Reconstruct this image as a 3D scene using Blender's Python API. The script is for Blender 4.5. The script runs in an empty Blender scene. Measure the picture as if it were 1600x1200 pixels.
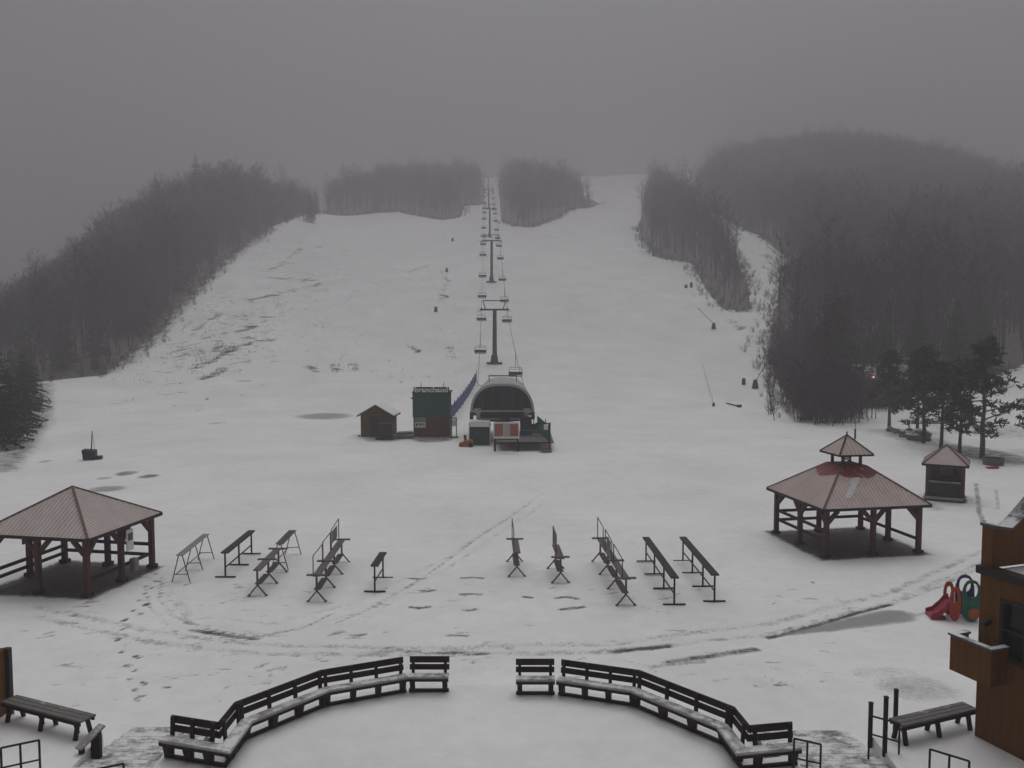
import bpy, bmesh, math, random
import numpy as np
from mathutils import Vector, Matrix
R = math.radians
random.seed(7); np.random.seed(7)
scene = bpy.context.scene
COL = scene.collection

# ------------------------------------------------------------------ camera, world, sun, exposure
CAM_H, PITCH, FPX = 10.5, 4.0, 1400.0
cam_d = bpy.data.cameras.new('camera'); cam = bpy.data.objects.new('camera', cam_d); COL.objects.link(cam)
cam_d.sensor_width = 36.0; cam_d.lens = 36.0 * FPX / 1600.0
cam_d.clip_start = 0.1; cam_d.clip_end = 6000
cam.location = (0, 0, CAM_H); cam.rotation_euler = (R(90 - PITCH), 0, 0)
scene.camera = cam

SUN_EL, SUN_AZ = 62.0, 8.0       # high overcast light, from over the hill
world = bpy.data.worlds.new('World'); scene.world = world; world.use_nodes = True
wn = world.node_tree; wn.nodes.clear()
sky = wn.nodes.new('ShaderNodeTexSky'); sky.sky_type = 'NISHITA'; sky.sun_disc = False
sky.sun_elevation = R(SUN_EL); sky.sun_rotation = R(SUN_AZ)
sky.air_density = 1.0; sky.dust_density = 6.0; sky.ozone_density = 1.0; sky.altitude = 200
bw = wn.nodes.new('ShaderNodeRGBToBW')
mulc = wn.nodes.new('ShaderNodeMix'); mulc.data_type = 'RGBA'; mulc.blend_type = 'MULTIPLY'; mulc.inputs[0].default_value = 1.0
mulc.inputs[7].default_value = (0.97, 0.98, 1.0, 1)
bg = wn.nodes.new('ShaderNodeBackground'); bg.inputs[1].default_value = 0.05
wo = wn.nodes.new('ShaderNodeOutputWorld')
wn.links.new(sky.outputs[0], bw.inputs[0]); wn.links.new(bw.outputs[0], mulc.inputs[6])
wn.links.new(mulc.outputs[2], bg.inputs[0]); wn.links.new(bg.outputs[0], wo.inputs[0])

sun_d = bpy.data.lights.new('sun', 'SUN'); sun_d.energy = 1.5; sun_d.angle = R(80); sun_d.color = (1.0, 0.97, 0.94)
sun = bpy.data.objects.new('sun', sun_d); COL.objects.link(sun)
a = R(SUN_AZ)
sdir = Vector((math.sin(a) * math.cos(R(SUN_EL)), math.cos(a) * math.cos(R(SUN_EL)), math.sin(R(SUN_EL))))
sun.rotation_euler = sdir.to_track_quat('Z', 'Y').to_euler(); sun.location = (0, -40, 80)
vs = scene.view_settings
vs.view_transform = 'Standard'; vs.look = 'None'; vs.gamma = 1.0; vs.use_curve_mapping = False
vs.exposure = 0.22
cy = scene.cycles
cy.max_bounces = 6; cy.diffuse_bounces = 3; cy.glossy_bounces = 2; cy.transmission_bounces = 3
cy.volume_bounces = 2; cy.transparent_max_bounces = 6
HAZE_DENSITY = 0.0026

# ------------------------------------------------------------------ helpers
def srgb(r, g, b):
    f = lambda c: (c / 12.92 if c <= 0.04045 else ((c + 0.055) / 1.055) ** 2.4)
    return (f(r / 255), f(g / 255), f(b / 255))

MATS = {}
def mat(name, col, rough=0.8, var=0.25, scale=3.0, bump=0.0, bscale=30.0, metal=0.0, stretch=None, snow=0.0):
    """procedural principled material: noise-varied colour, optional dusting of snow on upward faces"""
    if name in MATS: return MATS[name]
    m = bpy.data.materials.new(name); m.use_nodes = True; MATS[name] = m
    n = m.node_tree.nodes; l = m.node_tree.links
    b = n['Principled BSDF']; b.inputs['Roughness'].default_value = rough; b.inputs['Metallic'].default_value = metal
    if 'Specular IOR Level' in b.inputs: b.inputs['Specular IOR Level'].default_value = 0.18
    tc = n.new('ShaderNodeTexCoord'); mp = n.new('ShaderNodeMapping')
    l.new(tc.outputs['Object'], mp.inputs[0])
    if stretch: mp.inputs['Scale'].default_value = stretch
    nz = n.new('ShaderNodeTexNoise'); nz.inputs['Scale'].default_value = scale; nz.inputs['Detail'].default_value = 6
    nz.inputs['Roughness'].default_value = 0.65
    l.new(mp.outputs[0], nz.inputs['Vector'])
    mr = n.new('ShaderNodeMapRange'); mr.inputs[1].default_value = 0.25; mr.inputs[2].default_value = 0.75
    mr.inputs[3].default_value = 1 - var; mr.inputs[4].default_value = 1 + var
    l.new(nz.outputs[0], mr.inputs[0])
    mx = n.new('ShaderNodeVectorMath'); mx.operation = 'SCALE'; mx.inputs[0].default_value = col
    l.new(mr.outputs[0], mx.inputs['Scale'])
    out = mx.outputs[0]
    if snow > 0:
        ge = n.new('ShaderNodeNewGeometry'); sx = n.new('ShaderNodeSeparateXYZ'); l.new(ge.outputs['Normal'], sx.inputs[0])
        up = n.new('ShaderNodeMapRange'); up.inputs[1].default_value = 0.45; up.inputs[2].default_value = 0.9
        l.new(sx.outputs[2], up.inputs[0])
        nb = n.new('ShaderNodeTexNoise'); nb.inputs['Scale'].default_value = 2.2; nb.inputs['Detail'].default_value = 8
        nb.inputs['Roughness'].default_value = 0.7
        l.new(tc.outputs['Object'], nb.inputs['Vector'])
        th = n.new('ShaderNodeMapRange'); th.inputs[1].default_value = 0.62 - snow * 0.4; th.inputs[2].default_value = 0.78 - snow * 0.4
        l.new(nb.outputs[0], th.inputs[0])
        mm = n.new('ShaderNodeMath'); mm.operation = 'MULTIPLY'; l.new(up.outputs[0], mm.inputs[0]); l.new(th.outputs[0], mm.inputs[1])
        mc = n.new('ShaderNodeMix'); mc.data_type = 'RGBA'; l.new(mm.outputs[0], mc.inputs[0]); l.new(out, mc.inputs[6])
        mc.inputs[7].default_value = (0.74, 0.76, 0.78, 1); out = mc.outputs[2]
    l.new(out, b.inputs['Base Color'])
    if bump > 0:
        n2 = n.new('ShaderNodeTexNoise'); n2.inputs['Scale'].default_value = bscale; n2.inputs['Detail'].default_value = 4
        l.new(mp.outputs[0], n2.inputs['Vector'])
        bp = n.new('ShaderNodeBump'); bp.inputs['Strength'].default_value = bump; bp.inputs['Distance'].default_value = 0.02
        l.new(n2.outputs[0], bp.inputs['Height']); l.new(bp.outputs[0], b.inputs['Normal'])
    return m

class MB:
    """collects shapes, builds ONE mesh object"""
    def __init__(s): s.v = []; s.f = []; s.mi = []
    def poly(s, pts, mi=0):
        i = len(s.v); s.v += [tuple(p) for p in pts]; s.f.append(tuple(range(i, i + len(pts)))); s.mi.append(mi); return s
    def hexa(s, b, t, mi=0):                       # two quads -> solid
        i = len(s.v); s.v += [tuple(p) for p in b] + [tuple(p) for p in t]
        n = len(b)
        s.f.append(tuple(i + k for k in reversed(range(n)))); s.f.append(tuple(i + n + k for k in range(n)))
        for k in range(n): s.f.append((i + k, i + (k + 1) % n, i + n + (k + 1) % n, i + n + k))
        s.mi += [mi] * (n + 2); return s
    def box(s, c, d, rz=0, mi=0):
        x, y, z = c; a, b, h = d[0] / 2, d[1] / 2, d[2] / 2
        ca, sa = math.cos(rz), math.sin(rz)
        q = [(x + u * ca - w * sa, y + u * sa + w * ca) for u, w in ((-a, -b), (a, -b), (a, b), (-a, b))]
        return s.hexa([(p[0], p[1], z - h) for p in q], [(p[0], p[1], z + h) for p in q], mi)
    def bar(s, p0, p1, w, h, up=(0, 0, 1), mi=0):  # rectangular bar; h measured along 'up'
        p0, p1 = Vector(p0), Vector(p1); d = (p1 - p0).normalized(); u = Vector(up)
        sd = d.cross(u)
        if sd.length < 1e-4: sd = d.cross(Vector((1, 0, 0)))
        sd.normalize(); u = sd.cross(d).normalized()
        o = [sd * (-w / 2) - u * (h / 2), sd * (w / 2) - u * (h / 2), sd * (w / 2) + u * (h / 2), sd * (-w / 2) + u * (h / 2)]
        return s.hexa([p0 + k for k in o], [p1 + k for k in o], mi)
    def tube(s, p0, p1, r0, r1=None, n=6, mi=0):
        p0, p1 = Vector(p0), Vector(p1); r1 = r0 if r1 is None else r1
        d = (p1 - p0).normalized(); sd = d.cross(Vector((0, 0, 1)))
        if sd.length < 1e-3: sd = Vector((1, 0, 0))
        sd.normalize(); u = sd.cross(d)
        ring = lambda p, r: [p + (sd * math.cos(2 * math.pi * k / n) + u * math.sin(2 * math.pi * k / n)) * r for k in range(n)]
        return s.hexa(ring(p0, r0), ring(p1, r1), mi)
    def path(s, pts, r, n=6, mi=0):
        for q0, q1 in zip(pts, pts[1:]): s.tube(q0, q1, r, r, n, mi)
        return s
    def build(s, name, m, parent=None, off=None, smooth=False, bevel=0.0):
        me = bpy.data.meshes.new(name)
        v = s.v
        if off is not None: v = [(p[0] - off[0], p[1] - off[1], p[2] - off[2]) for p in v]
        me.from_pydata(v, [], s.f)
        for mm in (m if isinstance(m, (list, tuple)) else [m]): me.materials.append(mm)
        if max(s.mi, default=0) > 0: me.polygons.foreach_set('material_index', s.mi)
        if smooth: me.polygons.foreach_set('use_smooth', [True] * len(me.polygons))
        me.update()
        bm = bmesh.new(); bm.from_mesh(me); bmesh.ops.recalc_face_normals(bm, faces=bm.faces); bm.to_mesh(me); bm.free()
        o = bpy.data.objects.new(name, me); COL.objects.link(o)
        if parent is not None: o.parent = parent
        if bevel > 0:
            md = o.modifiers.new('bevel', 'BEVEL'); md.width = bevel; md.segments = 2; md.limit_method = 'ANGLE'
        return o

def tag(o, label=None, cat=None, group=None, kind=None):
    if label: o['label'] = label
    if cat: o['category'] = cat
    if group: o['group'] = group
    if kind: o['kind'] = kind
    return o
def thing(name, label, cat, loc=(0, 0, 0), rz=0.0, group=None):
    o = bpy.data.objects.new(name, None); COL.objects.link(o); o.empty_display_size = 0.2
    o.location = loc; o.rotation_euler = (0, 0, rz)
    return tag(o, label, cat, group)
def copy_tree(o, parent=None):
    c = o.copy(); COL.objects.link(c); c.parent = parent
    for ch in o.children: copy_tree(ch, c)
    return c

# ------------------------------------------------------------------ terrain height
def sst(a, b, x):
    t = np.clip((x - a) / (b - a), 0, 1); return t * t * (3 - 2 * t)
def P(y):
    y = np.asarray(y, float)
    q = 0.00122 * np.clip(y - 95, 0, 90) ** 2
    q = q + 0.22 * np.clip(y - 185, 0, 48) + 0.2 * np.clip(y - 233, 0, 650) + 0.05 * np.clip(y - 883, 0, 400)
    return q
def hf(x, y):
    x = np.asarray(x, float); y = np.asarray(y, float)
    z = P(y)
    fall = np.clip(-x - 90, 0, 400); rise_y = sst(110, 230, y)
    z = z - 0.40 * fall * rise_y
    z = z + 24 * np.exp(-((x + 134) / 33) ** 2 - ((y - 370) / 95) ** 2)
    z = z + 26 * np.exp(-((x - 265) / 115) ** 2 - ((y - 640) / 170) ** 2)
    z = z - 0.24 * np.clip(x - 230, 0, 400) * sst(250, 420, y)
    # rolls of the slope
    z = z + sst(110, 180, y) * (0.8 * np.sin(x * 0.045 + 1.3) * np.sin(y * 0.031) + 0.4 * np.sin(x * 0.13 + y * 0.05))
    z = z + 0.03 * np.sin(x * 0.31 + 0.4) * np.sin(y * 0.23) + 0.02 * np.sin(x * 0.9 + y * 0.5)
    # snow banked against the back of the terrace
    rr = np.hypot((x + 0.75) / 1.0, (y - 15.0))
    z = z + 0.72 * (1 - sst(8.2, 11.5, rr)) * sst(16, 18.5, y) * (1 - sst(5.6, 6.8, np.abs(x + 0.75)))
    # small rise in the far right corner behind the pines
    z = z + 1.6 * sst(40, 70, x) * sst(70, 100, y)
    return z
def h1(x, y): return float(hf(x, y))
CP, SP = math.cos(R(PITCH)), math.sin(R(PITCH))
def ray(px, py):
    u = (px - 800) / FPX; v = (600 - py) / FPX
    return np.array([u, CP + v * SP, -SP + v * CP])
def W(px, py, z=0.0):                              # pixel -> point at height z
    d = ray(px, py); t = (z - CAM_H) / d[2]; return Vector((d[0] * t, d[1] * t, z))
def WY(px, py, Y):                                 # pixel -> point at distance Y
    d = ray(px, py); t = Y / d[1]; return Vector((d[0] * t, Y, CAM_H + d[2] * t))
_T = np.concatenate([np.arange(14, 120, 0.25), np.arange(120, 1100, 1.0)])
def WT(px, py):                                    # pixel -> first hit on the terrain
    d = ray(px, py); q = d[None, :] * (_T / d[1])[:, None]
    dz = CAM_H + q[:, 2] - hf(q[:, 0], q[:, 1])
    k = np.argmax(dz < 0)
    if dz[k] >= 0: k = len(_T) - 1
    if k > 0:
        f = dz[k - 1] / max(dz[k - 1] - dz[k], 1e-6); q0 = q[k - 1] * (1 - f) + q[k] * f
    else: q0 = q[k]
    return Vector((q0[0], q0[1], h1(q0[0], q0[1])))
def to_px(p):
    dx, dy, dz = p[0], p[1], p[2] - CAM_H
    zd = dy * CP - dz * SP; yy = dy * SP + dz * CP
    return 800 + FPX * dx / zd, 600 - FPX * yy / zd

# ------------------------------------------------------------------ ground sheet
def axis(lo, c0, c1, hi, step, g):
    mid = list(np.arange(c0, c1 + step / 2, step)); a = []; x = mid[0]; s = step
    while x > lo: s *= g; x -= s; a.append(x)
    b = []; x = mid[-1]; s = step
    while x < hi: s *= g; x += s; b.append(x)
    return np.array(a[::-1] + mid + b)
XS = axis(-900, -30, 30, 900, 0.15, 1.03)
ya = list(np.arange(16, 48, 0.15)); s = 0.15
while ya[-1] < 1350: s = min(s * 1.012, 14); ya.append(ya[-1] + s)
yb = []; s = 0.15; y = 16
while y > -120: s *= 1.2; y -= s; yb.append(y)
YS = np.array(yb[::-1] + ya)
GX, GY = np.meshgrid(XS, YS)
GZ = hf(GX, GY)
BARE = np.zeros_like(GX); DENT = np.zeros_like(GX); ICE = np.zeros_like(GX)
def stroke(pts, w, amt, depth=0.0, soft=1.0, arr=None):
    """paint bare ground / press a rut along a world polyline"""
    for p, q in zip(pts, pts[1:]):
        x0, x1 = sorted((p[0], q[0])); y0, y1 = sorted((p[1], q[1])); e = w * 1.2
        i0, i1 = np.searchsorted(XS, [x0 - e, x1 + e]); j0, j1 = np.searchsorted(YS, [y0 - e, y1 + e])
        if i1 <= i0 or j1 <= j0: continue
        X = GX[j0:j1, i0:i1]; Y = GY[j0:j1, i0:i1]
        dx, dy = q[0] - p[0], q[1] - p[1]; L2 = dx * dx + dy * dy + 1e-9
        t = np.clip(((X - p[0]) * dx + (Y - p[1]) * dy) / L2, 0, 1)
        d = np.hypot(X - p[0] - t * dx, Y - p[1] - t * dy)
        k = 1 - sst(w * 0.5 * (1 - 0.8 * soft), w * 0.5 * (1 + 0.8 * soft), d)
        BARE[j0:j1, i0:i1] = np.maximum(BARE[j0:j1, i0:i1], k * amt)
        DENT[j0:j1, i0:i1] = np.maximum(DENT[j0:j1, i0:i1], k * depth)
def pstroke(px, w, amt, depth=0.0, soft=1.0):
    stroke([WT(*p)[:2] for p in px], w, amt, depth, soft)
def blob(cx, cy, rx, ry, amt, rot=0.0, A=None):
    A = BARE if A is None else A
    e = max(rx, ry) * 1.5
    i0, i1 = np.searchsorted(XS, [cx - e, cx + e]); j0, j1 = np.searchsorted(YS, [cy - e, cy + e])
    if i1 <= i0 or j1 <= j0: return
    X = GX[j0:j1, i0:i1] - cx; Y = GY[j0:j1, i0:i1] - cy; c, s_ = math.cos(rot), math.sin(rot)
    r = np.hypot((X * c + Y * s_) / rx, (-X * s_ + Y * c) / ry)
    A[j0:j1, i0:i1] = np.maximum(A[j0:j1, i0:i1], (1 - sst(0.55, 1.35, r)) * amt)
def pblob(x0, x1, y0, y1, amt, A=None):
    c = WT((x0 + x1) / 2, (y0 + y1) / 2); l = WT(x0, (y0 + y1) / 2); t = WT((x0 + x1) / 2, y0); b = WT((x0 + x1) / 2, y1)
    blob(c.x, c.y, max(abs(c.x - l.x), .2), max(abs(t.y - b.y) / 2, .15), amt, 0.0, A)
rnd = random.Random(3)
# wheel ruts and ski tracks
pstroke([(252, 900), (248, 935), (268, 962), (320, 982), (400, 994), (470, 982), (520, 958)], .16, .5, .03)
pstroke([(225, 915), (235, 950), (262, 975), (310, 985), (380, 996), (450, 992)], .2, .42, .03)
pstroke([(300, 984), (400, 998)], .3, .75, .03)
pstroke([(830, 785), (740, 845), (660, 902), (590, 945), (520, 975)], .14, .5, .03)
pstroke([(822, 800), (740, 862), (640, 925), (560, 962)], .12, .36, .03)
pstroke([(560, 1020), (650, 1014), (760, 1020), (860, 1022), (960, 1016), (1050, 1007)], .5, .4, .02)
pstroke([(640, 1018), (760, 1021)], .22, .7); pstroke([(960, 1018), (1000, 1013), (1045, 1009)], .35, .8)
pstroke([(1045, 1035), (1110, 1025), (1180, 1015)], .45, .62); pstroke([(1020, 1042), (1100, 1034)], .25, .5)
for dy_, a_ in ((0, .32), (17, .32)):
    pstroke([(60, 948 + dy_), (230, 985 + dy_), (420, 1008 + dy_ * .8), (700, 1012 + dy_ * .6), (960, 1006 + dy_ * .7), (1200, 975 + dy_), (1400, 922 + dy_), (1560, 850 + dy_)], .55, a_ + .06, .02)
    pstroke([(255, 905 + dy_), (300, 960 + dy_ * .8), (420, 975 + dy_), (560, 940 + dy_), (700, 870 + dy_), (850, 770 + dy_)], .4, a_, .02)
for (x0, y0, x1, y1, n) in ((-13.35, 35.5, -13.5, 38.9, 3), (-11.75, 36.1, -11.75, 39.8, 3), (-9.75, 33.7, -9.8, 37.0, 3), (-9.85, 37.35, -9.9, 39.9, 2), (-7.35, 33.1, -7.45, 38.6, 4), (-5.35, 34.3, -5.3, 36.2, 2), (.2, 36.3, .12, 38.6, 2), (1.95, 35.3, 1.85, 37.4, 2), (4.2, 32.4, 3.85, 38.5, 4), (6.0, 32.5, 5.85, 38.5, 4), (7.6, 33.0, 7.5, 38.7, 4)):
    for k in range(n):                               # small dark blobs in the bare mask at the rack feet
        fx, fy = x0 + (x1 - x0) * k / (n - 1), y0 + (y1 - y0) * k / (n - 1); blob(fx, fy, .5, .16, .42)
# frozen puddle on the track to the right
for k in range(13):
    t = k / 12; blob(*WT(1255 + 140 * t, 987 - 24 * t)[:2], 1.0, .22 + .5 * t, .9, 0.35, ICE)
pstroke([(1200, 996), (1290, 972), (1390, 944)], .3, .8, .03); pstroke([(1390, 944), (1470, 915), (1540, 880)], .35, .42, .02)
pstroke([(1410, 970), (1475, 945), (1530, 915)], .3, .4)
pblob(1365, 1500, 1052, 1098, .45, ICE); pblob(1320, 1440, 1040, 1062, .3, ICE)
pblob(138, 196, 759, 769, .75, ICE); pblob(180, 215, 735, 744, .6); pblob(215, 250, 740, 748, .62); pblob(60, 80, 718, 724, .5); pblob(148, 178, 744, 750, .45)
pblob(462, 552, 645, 656, .8, ICE)
pstroke([(1525, 755), (1530, 800), (1545, 835), (1570, 860)], .35, .55, .04); pstroke([(1556, 765), (1560, 795)], .3, .45, .03); pstroke([(1530, 790), (1560, 795)], .25, .5)
pblob(1425, 1475, 780, 800, .45)
for (x0, x1, y) in ((722, 755, 903), (720, 752, 928), (725, 745, 953), (868, 903, 934), (875, 895, 952), (640, 670, 948), (655, 680, 922), (893, 912, 949), (818, 830, 932), (700, 730, 992), (552, 570, 992), (640, 662, 903)):
    pstroke([(x0, y), ((x0 + x1) / 2, y + rnd.uniform(-2, 2)), (x1, y + rnd.uniform(-2, 2))], .26, .72, .02)
def footprints(px, step=.42, amt=.85, jit=.1):
    pts = [WT(*p) for p in px]; sgn = 1
    for p, q in zip(pts, pts[1:]):
        L = (q - p).length; n = max(1, int(L / step))
        for k in range(n):
            c = p.lerp(q, k / n); d = (q - p).normalized(); sgn = -sgn
            cx = c.x - d.y * .13 * sgn + rnd.uniform(-jit, jit); cy_ = c.y + d.x * .13 * sgn + rnd.uniform(-jit, jit)
            stroke([(cx, cy_), (cx + d.x * .2, cy_ + d.y * .2)], .17, amt * rnd.uniform(.6, 1.05), .045)
footprints([(238, 890), (232, 925), (203, 965), (188, 990), (195, 1015), (208, 1035), (210, 1055), (217, 1075), (205, 1092), (209, 1112)], .5, .9)
footprints([(85, 955), (150, 975), (235, 985), (300, 990), (380, 1005), (430, 1012)], .7, .62, .25)
footprints([(215, 1085), (260, 1075), (300, 1078)], .5, .7, .15); footprints([(120, 1096), (180, 1092), (205, 1090)], .55, .5, .2)
footprints([(330, 1085), (360, 1080), (400, 1062), (470, 1030), (560, 1025)], .6, .6, .4)
footprints([(730, 1036), (770, 1030)], .35, .6, .2); footprints([(1185, 1065), (1240, 1075)], .5, .7, .25); footprints([(1060, 1055), (1100, 1075), (1150, 1085)], .6, .45, .4)
for k in range(300):                               # odd scuffs in the thin snow
    p = WT(rnd.uniform(20, 1350), rnd.uniform(905, 1075)); aa = rnd.gauss(0, .5)
    L = rnd.uniform(.15, .6); stroke([(p.x, p.y), (p.x + L * math.cos(aa), p.y + L * math.sin(aa))], rnd.uniform(.14, .22), rnd.uniform(.25, .55), .02)
# bare streaks on the left slope and along the wood edges
STREAKS = [[(415, 433), (450, 437), (500, 440)], [(385, 470), (420, 462), (470, 450), (500, 446)], [(420, 425), (450, 405), (470, 385)], [(330, 565), (350, 553), (370, 545)],
           [(310, 595), (340, 582), (350, 575)], [(345, 548), (375, 540), (425, 530)], [(300, 520), (340, 490)], [(305, 575), (340, 560)], [(370, 520), (400, 508)], [(315, 560), (345, 540)],
           [(640, 540), (655, 552)], [(700, 540), (706, 560)], [(690, 420), (698, 440), (688, 470)], [(640, 425), (670, 415)], [(520, 570), (530, 585)], [(480, 572), (492, 580)], [(552, 568), (556, 580)], [(1140, 500), (1160, 515)]]
for st in STREAKS:
    for p, q in zip(st, st[1:]):
        for k in range(int(max(3, math.dist(p, q) / 3.5))):
            f = rnd.random(); w = WT(p[0] + (q[0] - p[0]) * f + rnd.gauss(0, 2.5), p[1] + (q[1] - p[1]) * f + rnd.gauss(0, 1.6)); L = rnd.uniform(.2, 1.1); aa = rnd.gauss(.5, .5)
            stroke([(w.x, w.y), (w.x + L * math.cos(aa), w.y + L * math.sin(aa))], rnd.uniform(.6, 1.3), rnd.uniform(.5, .85))
for k in range(420):
    t = rnd.random(); px = 230 + 300 * t + rnd.gauss(0, 45); py = 575 - 170 * t + rnd.gauss(0, 32)
    if px < 215 + (585 - py) * .95: continue
    p = WT(px, py); L = rnd.uniform(.4, 2.2); aa = rnd.gauss(.55, .35)
    stroke([(p.x, p.y), (p.x + L * math.cos(aa), p.y + L * math.sin(aa))], rnd.uniform(.5, 1.1), rnd.uniform(.32, .7))
pstroke([(165, 583), (235, 533), (300, 462), (370, 395), (430, 356)], 5.0, .48); pstroke([(0, 735), (30, 700), (62, 660), (70, 600)], 3.0, .55)
pstroke([(1200, 600), (1255, 660), (1330, 660)], 2.2, .6); pstroke([(1190, 370), (1240, 405), (1225, 425)], 3.5, .7); pstroke([(1100, 440), (1140, 487), (1172, 488)], 2.2, .5)
# needles and earth under the pines, earth under the roofs
for (x0, x1, y0, y1, a_) in ((1480, 1590, 690, 728, .62), (1390, 1480, 672, 700, .5), (1420, 1600, 640, 690, .42)): pblob(x0, x1, y0, y1, a_)
def floor_patch(cx, cy, half, rot, amt):
    e = half * 2
    i0, i1 = np.searchsorted(XS, [cx - e, cx + e]); j0, j1 = np.searchsorted(YS, [cy - e, cy + e])
    X = GX[j0:j1, i0:i1] - cx; Y = GY[j0:j1, i0:i1] - cy; c, s_ = math.cos(rot), math.sin(rot)
    u = np.maximum(np.abs(X * c + Y * s_), np.abs(-X * s_ + Y * c)) / half
    BARE[j0:j1, i0:i1] = np.maximum(BARE[j0:j1, i0:i1], (1 - sst(.8, 1.16, u)) * amt)
LP = (-17.8, 35.9, R(-11)); RP = (15.8, 42.0, R(11)); KP = (25.85, 52.9, R(-28))
floor_patch(LP[0], LP[1], 2.5, LP[2], 1.0); floor_patch(RP[0], RP[1], 2.8, RP[2], 1.0); floor_patch(KP[0], KP[1], 1.2, KP[2], .9)
for (x0, x1, y0, y1, a_) in ((560, 640, 680, 692, .5), (640, 712, 680, 692, .6), (725, 775, 683, 694, .55)): pblob(x0, x1, y0, y1, a_)
# wood outlines on the ground, taken from where their edges meet the snow
def gpts(px): return [tuple(WT(*p)[:2]) for p in px]
def fan(px, y): return ((px - 800) / FPX * y * 1.0, y)
left_edge = gpts([(70, 596), (160, 586), (235, 531), (300, 458), (370, 392), (430, 353), (478, 337), (500, 334)])
reg_left = left_edge + [fan(505, 540), fan(300, 620), fan(100, 620), fan(-150, 420), fan(-150, 130)]
reg_cl = gpts([(503, 333), (560, 336), (622, 331), (690, 344), (722, 338), (722, 322), (757, 319)]) + [fan(757, 760), fan(640, 780), fan(560, 620), fan(498, 500)]
reg_c = gpts([(783, 346), (800, 353), (832, 356), (872, 341), (902, 326), (940, 318)]) + [fan(938, 500), fan(900, 600), fan(850, 760), fan(779, 800)]
reg_isl = gpts([(998, 352), (1003, 375), (1025, 402), (1080, 412), (1105, 455), (1130, 483), (1172, 487), (1172, 452), (1150, 402), (1112, 362), (1090, 335), (1062, 312), (1010, 308)])
reg_right = gpts([(1100, 322), (1150, 352), (1235, 402), (1222, 432), (1205, 500), (1200, 560), (1225, 610), (1262, 655), (1330, 652), (1365, 632), (1440, 618), (1560, 585), (1600, 572)]) + [fan(1800, 190), fan(1800, 500), fan(1640, 820), fan(1130, 900), fan(1075, 560)]
def inside(poly, X, Y):
    r = np.zeros(X.shape, bool); n = len(poly); j = n - 1
    for i in range(n):
        xi, yi = poly[i]; xj, yj = poly[j]; c = ((yi > Y) != (yj > Y)) & (X < (xj - xi) * (Y - yi) / (yj - yi + 1e-12) + xi); r ^= c; j = i
    return r
for pl in (reg_left, reg_cl, reg_c, reg_isl, reg_right):      # leaf litter on the forest floor
    BARE = np.where(inside(pl, GX, GY), np.maximum(BARE, .8), BARE)
GZ = GZ - DENT
nx, ny = len(XS), len(YS)
me = bpy.data.meshes.new('snow_ground')
co = np.stack([GX, GY, GZ], -1).reshape(-1, 3)
me.vertices.add(nx * ny); me.vertices.foreach_set('co', co.ravel())
idx = np.arange(nx * ny).reshape(ny, nx)
quads = np.stack([idx[:-1, :-1], idx[:-1, 1:], idx[1:, 1:], idx[1:, :-1]], -1).reshape(-1, 4)
me.loops.add(quads.size); me.loops.foreach_set('vertex_index', quads.ravel().astype(np.int32))
me.polygons.add(len(quads)); me.polygons.foreach_set('loop_start', np.arange(0, quads.size, 4, dtype=np.int32))
me.polygons.foreach_set('use_smooth', np.ones(len(quads), bool))
at = me.attributes.new('ice', 'FLOAT', 'POINT'); at.data.foreach_set('value', ICE.ravel().astype(np.float32))
at = me.attributes.new('bare', 'FLOAT', 'POINT'); at.data.foreach_set('value', BARE.ravel().astype(np.float32))
me.update(); me.validate()

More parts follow.
